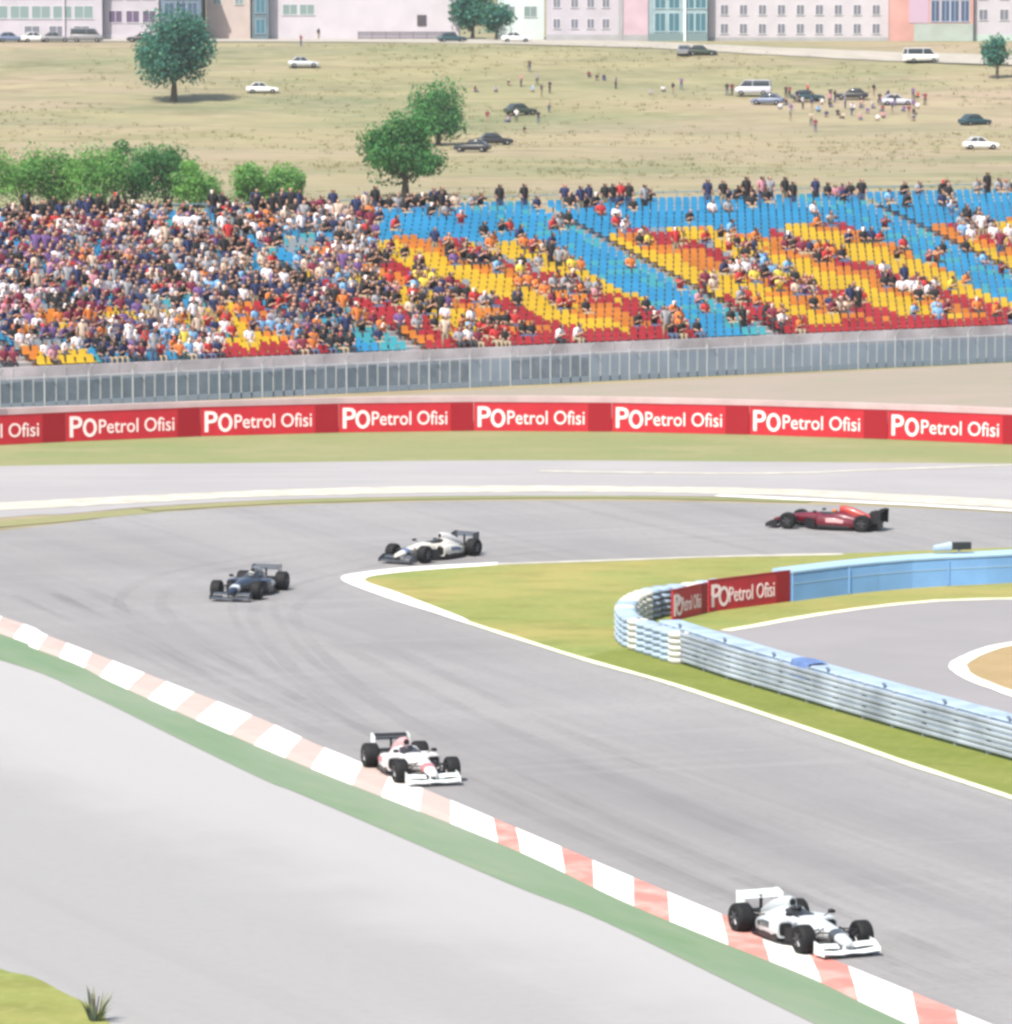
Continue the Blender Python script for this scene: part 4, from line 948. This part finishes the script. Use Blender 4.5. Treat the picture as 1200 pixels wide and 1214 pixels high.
for zz in (.8, 3.4, 6.0, 8.4):
    for x in (-1.7, 0, 1.7): win(r, x, zz, 1.4, 2.0, mat('slate frame', (.25, .3, .36), .6), gl3)
r, W = building('low_building', 246, 298, 'plain pinkish building in the gap right of the slate glass block', mat('pinkish render', (.43, .36, .34), .85, var=.1, scale=.3), 9.5, Y=806)
for zz in (5.2,):
    for x in (-1.6, 1.6): win(r, x, zz, 1.2, 1.4, fr, gl4)
r, W = building('stair_tower', 300, 320, 'narrow dark stair tower at left end of the white hall', mat('dark teal panel', (.09, .13, .15), .7, var=.2, scale=.6), 10.5, Y=800)
for zz in (1, 4, 7): win(r, 0, zz, 1.3, 2.0, mat('slate frame', (.25, .3, .36)), gl2)
r, W = building('white_hall', 321, 545, 'long plain white hall with one teal window band along the hilltop', wh, 9, Y=802)
for i in range(2): win(r, (345 + i * 20 - 433) / 8.1, 3.7, 2.1, 1.4, fr, gl4)
for i in range(5): win(r, (400 + i * 28 - 433) / 8.1, 6.6, 1.8, 1.4, fr, gl1)
mb = MB(); mb.box((495 - 433) / 8.1, (506 - 433) / 8.1, -.1, -.004, 2.0, 3.6); mb.build('door', mat('dark door', (.06, .05, .06), .6), r)
r, W = building('white_hall', 590, 645, 'pale mint hall half hidden by the hilltop trees', mat('mint render', (.46, .54, .53), .85, var=.08, scale=.4), 9, Y=804)
for x in (-1.8, 1.4): win(r, x, 3.4, 1.8, 1.4, fr, gl4)
# low wooden fence below the white hall
fx = empty('rail_fence', hill(425, 47)); tag(fx, 'low grey rail fence in front of the white hall', 'fence')
fpm = MB(); fpm.box(-.06, .06, -.06, .06, 0, 1.2); fpm = fpm.mesh('post', mat('grey timber', (.18, .16, .19), .9))
for i in range(8): o = link('post', fpm, fx); o.location = (i * 2.0, 0, 0)
for h in (.35, .75, 1.1):
    mb = MB(); mb.box(-.1, 14.2, -.1, -.06, h - .07, h + .07); mb.build('rail', mat('grey timber', (.18, .16, .19)), fx)

# ------------------------------------------------------------------ trees and shrubs
def leafmat(n_, c, trans=.45):
    if n_ in MATS: return MATS[n_]
    m = bpy.data.materials.new(n_); m.use_nodes = True; MATS[n_] = m
    N = m.node_tree.nodes; L = m.node_tree.links
    for x in list(N): N.remove(x)
    o = N.new('ShaderNodeOutputMaterial'); d = N.new('ShaderNodeBsdfDiffuse'); t = N.new('ShaderNodeBsdfTranslucent'); mx = N.new('ShaderNodeMixShader')
    d.inputs[0].default_value = (*c, 1); t.inputs[0].default_value = (c[0] * 1.2, c[1] * 1.4, c[2] * .7, 1); mx.inputs[0].default_value = trans
    L.new(d.outputs[0], mx.inputs[1]); L.new(t.outputs[0], mx.inputs[2]); L.new(mx.outputs[0], o.inputs[0]); return m
bark = mat('bark', (.075, .06, .048), .9, var=.3, scale=4)
def crown_mesh(seed, W, H, n, leaf, mats, lobes=14, low=.0, flat=0):
    rr = random.Random(seed); mb = MB(); L = []
    for i in range(lobes):
        a = rr.uniform(0, 2 * math.pi); e = rr.uniform(-.75, 1); rad = math.sqrt(max(0, 1 - e * e)) * rr.uniform(.55, .85)
        L.append((Vector((math.cos(a) * rad * W * .36, math.sin(a) * rad * W * .36, H * (.5 + e * .34))), rr.uniform(.12, .29) * min(W, H * 1.2), rr.random()))
    L.append((Vector((0, 0, H * .5)), .30 * min(W, H), .5))
    for i in range(n):
        c, r, tone = rr.choice(L)
        d = Vector((rr.gauss(0, 1), rr.gauss(0, 1), rr.gauss(0, .85))).normalized() * (rr.random() ** .45) * r * (1.12 if rr.random() > .06 else 1.4)
        p = c + d
        if p.z < low: p.z = low + rr.random() * .3
        nrm = (d.normalized() * .8 + Vector((rr.uniform(-1, 1), rr.uniform(-1, 1), rr.uniform(-.4, 1.2)))).normalized()
        q = nrm.orthogonal().normalized(); q.rotate(Matrix.Rotation(rr.uniform(0, 6.28), 3, nrm)); w_ = nrm.cross(q)
        s1 = leaf * rr.uniform(.6, 1.3); s2 = s1 * rr.uniform(.5, .8)
        k = 0 if rr.random() < .5 + (tone - .5) * .8 else (1 if rr.random() < .7 else 2)
        mb.add([p - q * s1, p - w_ * s2, p + q * s1, p + w_ * s2 + nrm * s1 * .2], [(0, 1, 2, 3)], k)
    me = bpy.data.meshes.new('crown'); me.from_pydata(mb.v, [], mb.f)
    for m in mats: me.materials.append(m)
    me.polygons.foreach_set('material_index', mb.m); return me, L
def tree(name, p, W, H, trunk, n, leaf, mats, label, seed, group=None, lobes=16):
    root = empty(name, p); tag(root, label, 'tree', group)
    me, L = crown_mesh(seed, W, H - trunk, n, leaf, mats, lobes)
    o = link('crown', me, root); o.location = (0, 0, trunk)
    mb = MB(); r = W * .032 + .05
    mb.tube((0, 0, -.3), (.06, 0, trunk * 1.05), r * 1.3, r * .85, 9); top = Vector((.06, 0, trunk)); mb.tube(top, top + Vector((0, 0, (H - trunk) * .6)), r * .8, r * .25, 8)
    mb.build('trunk', bark, root, True)
    lm = MB()
    for c, rad, tn in L[:10]: lm.tube(top + Vector((0, 0, (H - trunk) * .08)), c + Vector((0, 0, trunk)), r * .45, r * .12, 6)
    lm.build('limbs', bark, root, True)
    return root
LT = [leafmat('teal leaf', (.06, .185, .15)), leafmat('deep teal leaf', (.03, .11, .10)), leafmat('light teal leaf', (.12, .25, .18))]
LG = [leafmat('mid leaf', (.09, .25, .09)), leafmat('dark leaf', (.045, .135, .055)), leafmat('light leaf', (.10, .19, .07))]
LB = [leafmat('bright leaf', (.165, .33, .095)), leafmat('mid bright leaf', (.085, .215, .07)), leafmat('pale leaf', (.19, .29, .12))]
tree('round_tree', hill(206, 122), 11.6, 11.2, 1.9, 11000, .23, LT, 'big round dark teal-green tree standing alone on the left hillside', 3, lobes=22)
tree('round_tree', hill(519, 172), 8.0, 7.2, .5, 6800, .19, LG, 'round mid-green tree, higher and farther of the twin trees', 5, lobes=16)
tree('round_tree', hill(480, 244, 520), 10.4, 7.6, 1.0, 8500, .18, LG, 'wide mid-green tree, lower and nearer of the twin trees behind the stand', 8, lobes=18)
tree('round_tree', hill(1182, 94), 4.6, 5.4, 1.4, 1600, .22, LT, 'small teal-green tree at the right end of the hilltop road', 11, lobes=10)
tree('round_tree', hill(560, 47), 8.4, 8.5, .8, 2600, .3, LT, 'broad dark tree on the hilltop right of the white hall', 13, 'trees by the white hall', 14)
tree('round_tree', hill(588, 48), 5.4, 5.8, .8, 1500, .28, LT, 'smaller rounded tree on the hilltop before the mint hall', 14, 'trees by the white hall', 12)
SH_ = [(-25, 250, 9.0, 4.8, 'bright green shrub cut by the left photo edge'), (28, 246, 7.0, 4.4, 'bright green shrub second from the left edge behind the stand'), (75, 246, 7.5, 4.7, 'pale topped green shrub below the empty left slope'),
       (120, 246, 6.5, 5.2, 'green shrub left of the tallest shrub in the row'), (152, 246, 6.0, 6.3, 'tallest shrub of the row with a dark rounded crown'), (195, 246, 6.2, 5.0, 'green shrub right of the tallest shrub'),
       (232, 246, 5.2, 4.0, 'last low shrub of the long row, before the gap'), (298, 244, 5.2, 3.2, 'low green shrub just right of the gap in the row'), (338, 244, 5.4, 3.2, 'low olive shrub at the right end behind the stand')]
for i, (x, y, W_, H_, lb) in enumerate(SH_):
    p = hill(x, y, 490); p.y += (i % 3) * 1.5
    root = empty('shrub', p); tag(root, lb, 'shrub', 'shrubs growing behind the grandstand')
    me, L = crown_mesh(40 + i, W_ * 1.08, H_ * 1.13, 4300, .15, LG if i in (4, 5) else LB, 13, .02)
    me.name = 'foliage'; link('foliage', me, root)
    mb = MB()
    for c, rad, tn in L[:9]: mb.tube((c.x * .15, c.y * .15, -.1), c, .09, .03, 5)
    mb.build('stem', bark, root)
# weeds on the small grass patch at the bottom left
wp = at(112, 1212); root = empty('weed_plant', wp); tag(root, 'tall grey-green weed at the edge of the small grass patch, bottom left', 'plant')
mb = MB(); rr = random.Random(2)
for i in range(26):
    a = rr.uniform(0, 6.28); h = rr.uniform(.25, .75); l = rr.uniform(.1, .5)
    q = Vector((math.cos(a) * .08, math.sin(a) * .08, 0)); e = Vector((math.cos(a) * l + .14 * h, math.sin(a) * l, h)); m1 = (q + e) / 2 + Vector((0, 0, h * .12)); s = Vector((-math.sin(a), math.cos(a), 0)) * .045
    mb.add([q - s, q + s, m1 + s * .8, m1 - s * .8, e], [(0, 1, 2, 3), (3, 2, 4)], i % 2)
mb.build('leaves', [leafmat('grey green leaf', (.12, .15, .12)), leafmat('dry leaf', (.26, .25, .18))], root)
mb = MB(); mb.tube((0, 0, -.05), (.1, 0, .55), .03, .012); mb.tube((.02, 0, .1), (-.06, .05, .6), .022, .01); mb.build('stem', bark, root)

# ------------------------------------------------------------------ people on the hillside
HP = [(628, 86, 'folded', 'black', 'dark hair', 'lone standing figure in black, arms folded, above the dark green car'), (637, 102, 'standing', 'grey', 'dark hair', 'standing figure in grey below the lone figure in black'),
      (632, 110, 'sitting', 'sky-blue', 'white cap', 'sitting figure in sky-blue near the dark green car'), (563, 110, 'sitting', 'maroon', 'dark hair', 'maroon-shirted figure sitting right of the upper twin tree'),
      (588, 110, 'sitting', 'grey', 'brown hair', 'grey-shirted figure sitting right of the maroon-shirted one'), (578, 146, 'standing', 'maroon', 'dark hair', 'maroon-shirted figure standing behind the two black cars'),
      (651, 134, 'standing', 'cream', 'brown hair', 'cream-shirted figure walking right of the dark green car'), (698, 92, 'sitting', 'maroon', 'dark hair', 'maroon-shirted figure sitting on the upper slope, left of a pair'),
      (708, 96, 'sitting', 'black', 'dark hair', 'black-shirted figure sitting in the upper slope group'), (716, 96, 'leaning', 'navy', 'brown hair', 'navy-shirted figure leaning forward in the upper slope group'),
      (730, 106, 'standing', 'grey', 'brown hair', 'grey figure standing alone right of the upper slope group'), (798, 112, 'standing', 'black', 'black cap', 'black-clothed figure standing in mid-slope group, below the teal block'),
      (808, 106, 'walking', 'purple', 'dark hair', 'purple-shirted figure in the mid-slope group'), (786, 108, 'sitting', 'white', 'brown hair', 'white-shirted figure sitting left of the mid-slope group'),
      (772, 112, 'sitting', 'grey', 'dark hair', 'grey-shirted sitting figure, leftmost of the mid-slope group'), (862, 112, 'standing', 'black', 'dark hair', 'dark figure standing at the far left of the picnic crowd'),
      (868, 112, 'standing', 'maroon', 'brown hair', 'maroon-shirted figure beside the dark figure left of the pale van'), (938, 132, 'sitting', 'purple', 'dark hair', 'purple-shirted figure sitting right of the slate blue car'),
      (967, 158, 'standing', 'maroon', 'dark hair', 'lone maroon-shirted figure standing below the picnic crowd'), (962, 150, 'walking', 'cream', 'brown hair', 'cream-shirted figure just behind the lone maroon one'),
      (975, 124, 'sitting', 'white', 'white cap', 'white-shirted, white-capped figure in the picnic crowd'), (984, 128, 'sitting', 'black', 'dark hair', 'black-shirted figure sitting in the middle of the picnic crowd'),
      (993, 138, 'leaning', 'black', 'black cap', 'black-capped figure leaning forward at the front of the picnic crowd'), (980, 140, 'sitting', 'navy', 'dark hair', 'navy-shirted figure sitting at the front of the picnic crowd'),
      (1002, 130, 'standing', 'grey', 'dark hair', 'grey-shirted standing figure in the middle of the picnic crowd'), (1012, 132, 'sitting', 'white', 'dark hair', 'white-shirted, dark-haired figure sitting in the picnic crowd'),
      (1022, 126, 'sitting', 'cream', 'red cap', 'red-capped figure sitting in the picnic crowd'), (1034, 130, 'sitting', 'grey', 'white cap', 'grey-shirted, white-capped figure sitting right of the red cap'),
      (1043, 126, 'standing', 'black', 'dark hair', 'black-shirted figure standing toward the right of the picnic crowd'), (1053, 122, 'standing', 'navy', 'brown hair', 'navy-shirted figure standing by the pale car of the picnic crowd'),
      (1072, 134, 'sitting', 'purple', 'dark hair', 'purple-shirted figure sitting in front of the pale car'), (1083, 138, 'leaning', 'black', 'dark hair', 'black-shirted figure leaning forward, right end of picnic crowd'),
      (945, 122, 'standing', 'navy', 'dark hair', 'navy-shirted figure standing between dark car and slate blue car'), (990, 122, 'standing', 'black', 'black cap', 'black-capped figure standing behind the middle of the picnic crowd'),
      (1000, 142, 'sitting', 'cream', 'dark hair', 'cream-shirted figure sitting lowest at the front of the picnic crowd'), (1029, 136, 'leaning', 'purple', 'white cap', 'purple-shirted, white-capped figure in front of the red cap'),
      (1047, 134, 'sitting', 'maroon', 'dark hair', 'maroon-shirted figure sitting left of the purple-shirted one by the pale car'), (970, 134, 'sitting', 'sky-blue', 'dark hair', 'sky-blue-shirted figure sitting at the left of the picnic front row'),
      (1088, 130, 'sitting', 'white', 'black cap', 'white-shirted, black-capped figure sitting behind the pale car end'), (925, 130, 'sitting', 'white', 'dark hair', 'white-shirted figure sitting in front of the slate blue car'),
      (1097, 126, 'standing', 'maroon', 'black cap', 'maroon-shirted figure standing alone right of the picnic crowd'), (378, 47, 'standing', 'black', 'dark hair', 'black figure standing before the white hall'),
      (357, 56, 'standing', 'maroon', 'brown hair', 'maroon-shirted figure on the slope below the white hall')]
rq = random.Random(31); usedc = set()
for i in range(36):
    if i < 27: x, y, wh_ = rq.uniform(930, 1090), rq.uniform(112, 146), 'in the picnic crowd between the parked cars'
    else: x, y, wh_ = rq.uniform(560, 660), rq.uniform(92, 166), 'on the slope right of the twin trees'
    while True:
        sh, ha, po = rq.choice(['black', 'navy', 'maroon', 'purple', 'black', 'navy', 'black', 'white', 'grey', 'red', 'pink']), rq.choice(HAIRS), rq.choice(['sitting', 'standing', 'folded'])
        if (sh, ha, po, i < 27) not in usedc: break
    usedc.add((sh, ha, po, i < 27))
    HP.append((x, y, po, sh, ha, f"{sh}-topped figure with {ha}, {'sitting' if po == 'sitting' else 'standing' if po == 'standing' else 'hands together, standing'}, {wh_}"))
for i, (x, y, po, sh, ha, lb) in enumerate(HP):
    p = hill(x, y); n_ = mnoise.noise((p.x * .03, p.y * .03, 0)) * .35 if 560 < p.y < 770 else 0
    p.z += n_
    po = {'sitting': 'ground', 'leaning': 'ground'}.get(po, po)
    place_person(po, p, -math.pi / 2 + rp.uniform(-1, 1), sh, ha, lb, 'spectators on the hillside', i % 3, i % 2)

# ------------------------------------------------------------------ dry grass tufts over the hillside
rr = random.Random(21); mb = MB()
for i in range(7000):
    Y = 500 + 268 * rr.random() ** .8; x = rr.uniform(-.105, .105) * Y
    if mnoise.noise((x * .035, Y * .03, 4)) + rr.uniform(-.3, .3) < .05: continue
    n_ = mnoise.noise((x * .03, Y * .03, 0)) * .35 if 560 < Y < 770 else 0
    z = hz(Y) + n_ - .03; k = rr.choice((0, 0, 1, 2))
    for b in range(6):
        a = rr.uniform(0, 6.28); h = rr.uniform(.12, .38); l = rr.uniform(.1, .4); ox, oy = rr.uniform(-.35, .35), rr.uniform(-.3, .3); w_ = .07
        c_, s_ = math.cos(a), math.sin(a)
        mb.add([(x + ox - s_ * w_, Y + oy + c_ * w_, z), (x + ox + s_ * w_, Y + oy - c_ * w_, z), (x + ox + c_ * l, Y + oy + s_ * l, z + h)], [(0, 1, 2)], k)
me = bpy.data.meshes.new('dry_grass'); me.from_pydata(mb.v, [], mb.f)
for m in (leafmat('dry tuft', (.26, .215, .13)), leafmat('olive tuft', (.18, .18, .095)), leafmat('pale tuft', (.34, .29, .19))): me.materials.append(m)
me.polygons.foreach_set('material_index', mb.m)
tag(link('dry_grass', me), 'dry tan and olive grass tufts scattered over the hillside', 'grass', kind='stuff')

# ------------------------------------------------------------------ thin summer haze
mb = MB(); mb.box(-420, 420, -30, 900, -1.0, 45)
hm = bpy.data.materials.new('haze'); hm.use_nodes = True; N_ = hm.node_tree.nodes; L_ = hm.node_tree.links
for x in list(N_): N_.remove(x)
o_ = N_.new('ShaderNodeOutputMaterial'); v_ = N_.new('ShaderNodeVolumePrincipled'); v_.inputs['Color'].default_value = (.93, .95, 1, 1); v_.inputs['Density'].default_value = HAZE; v_.inputs['Anisotropy'].default_value = .2
L_.new(v_.outputs[0], o_.inputs['Volume'])
tag(mb.build('haze', hm), kind='stuff')
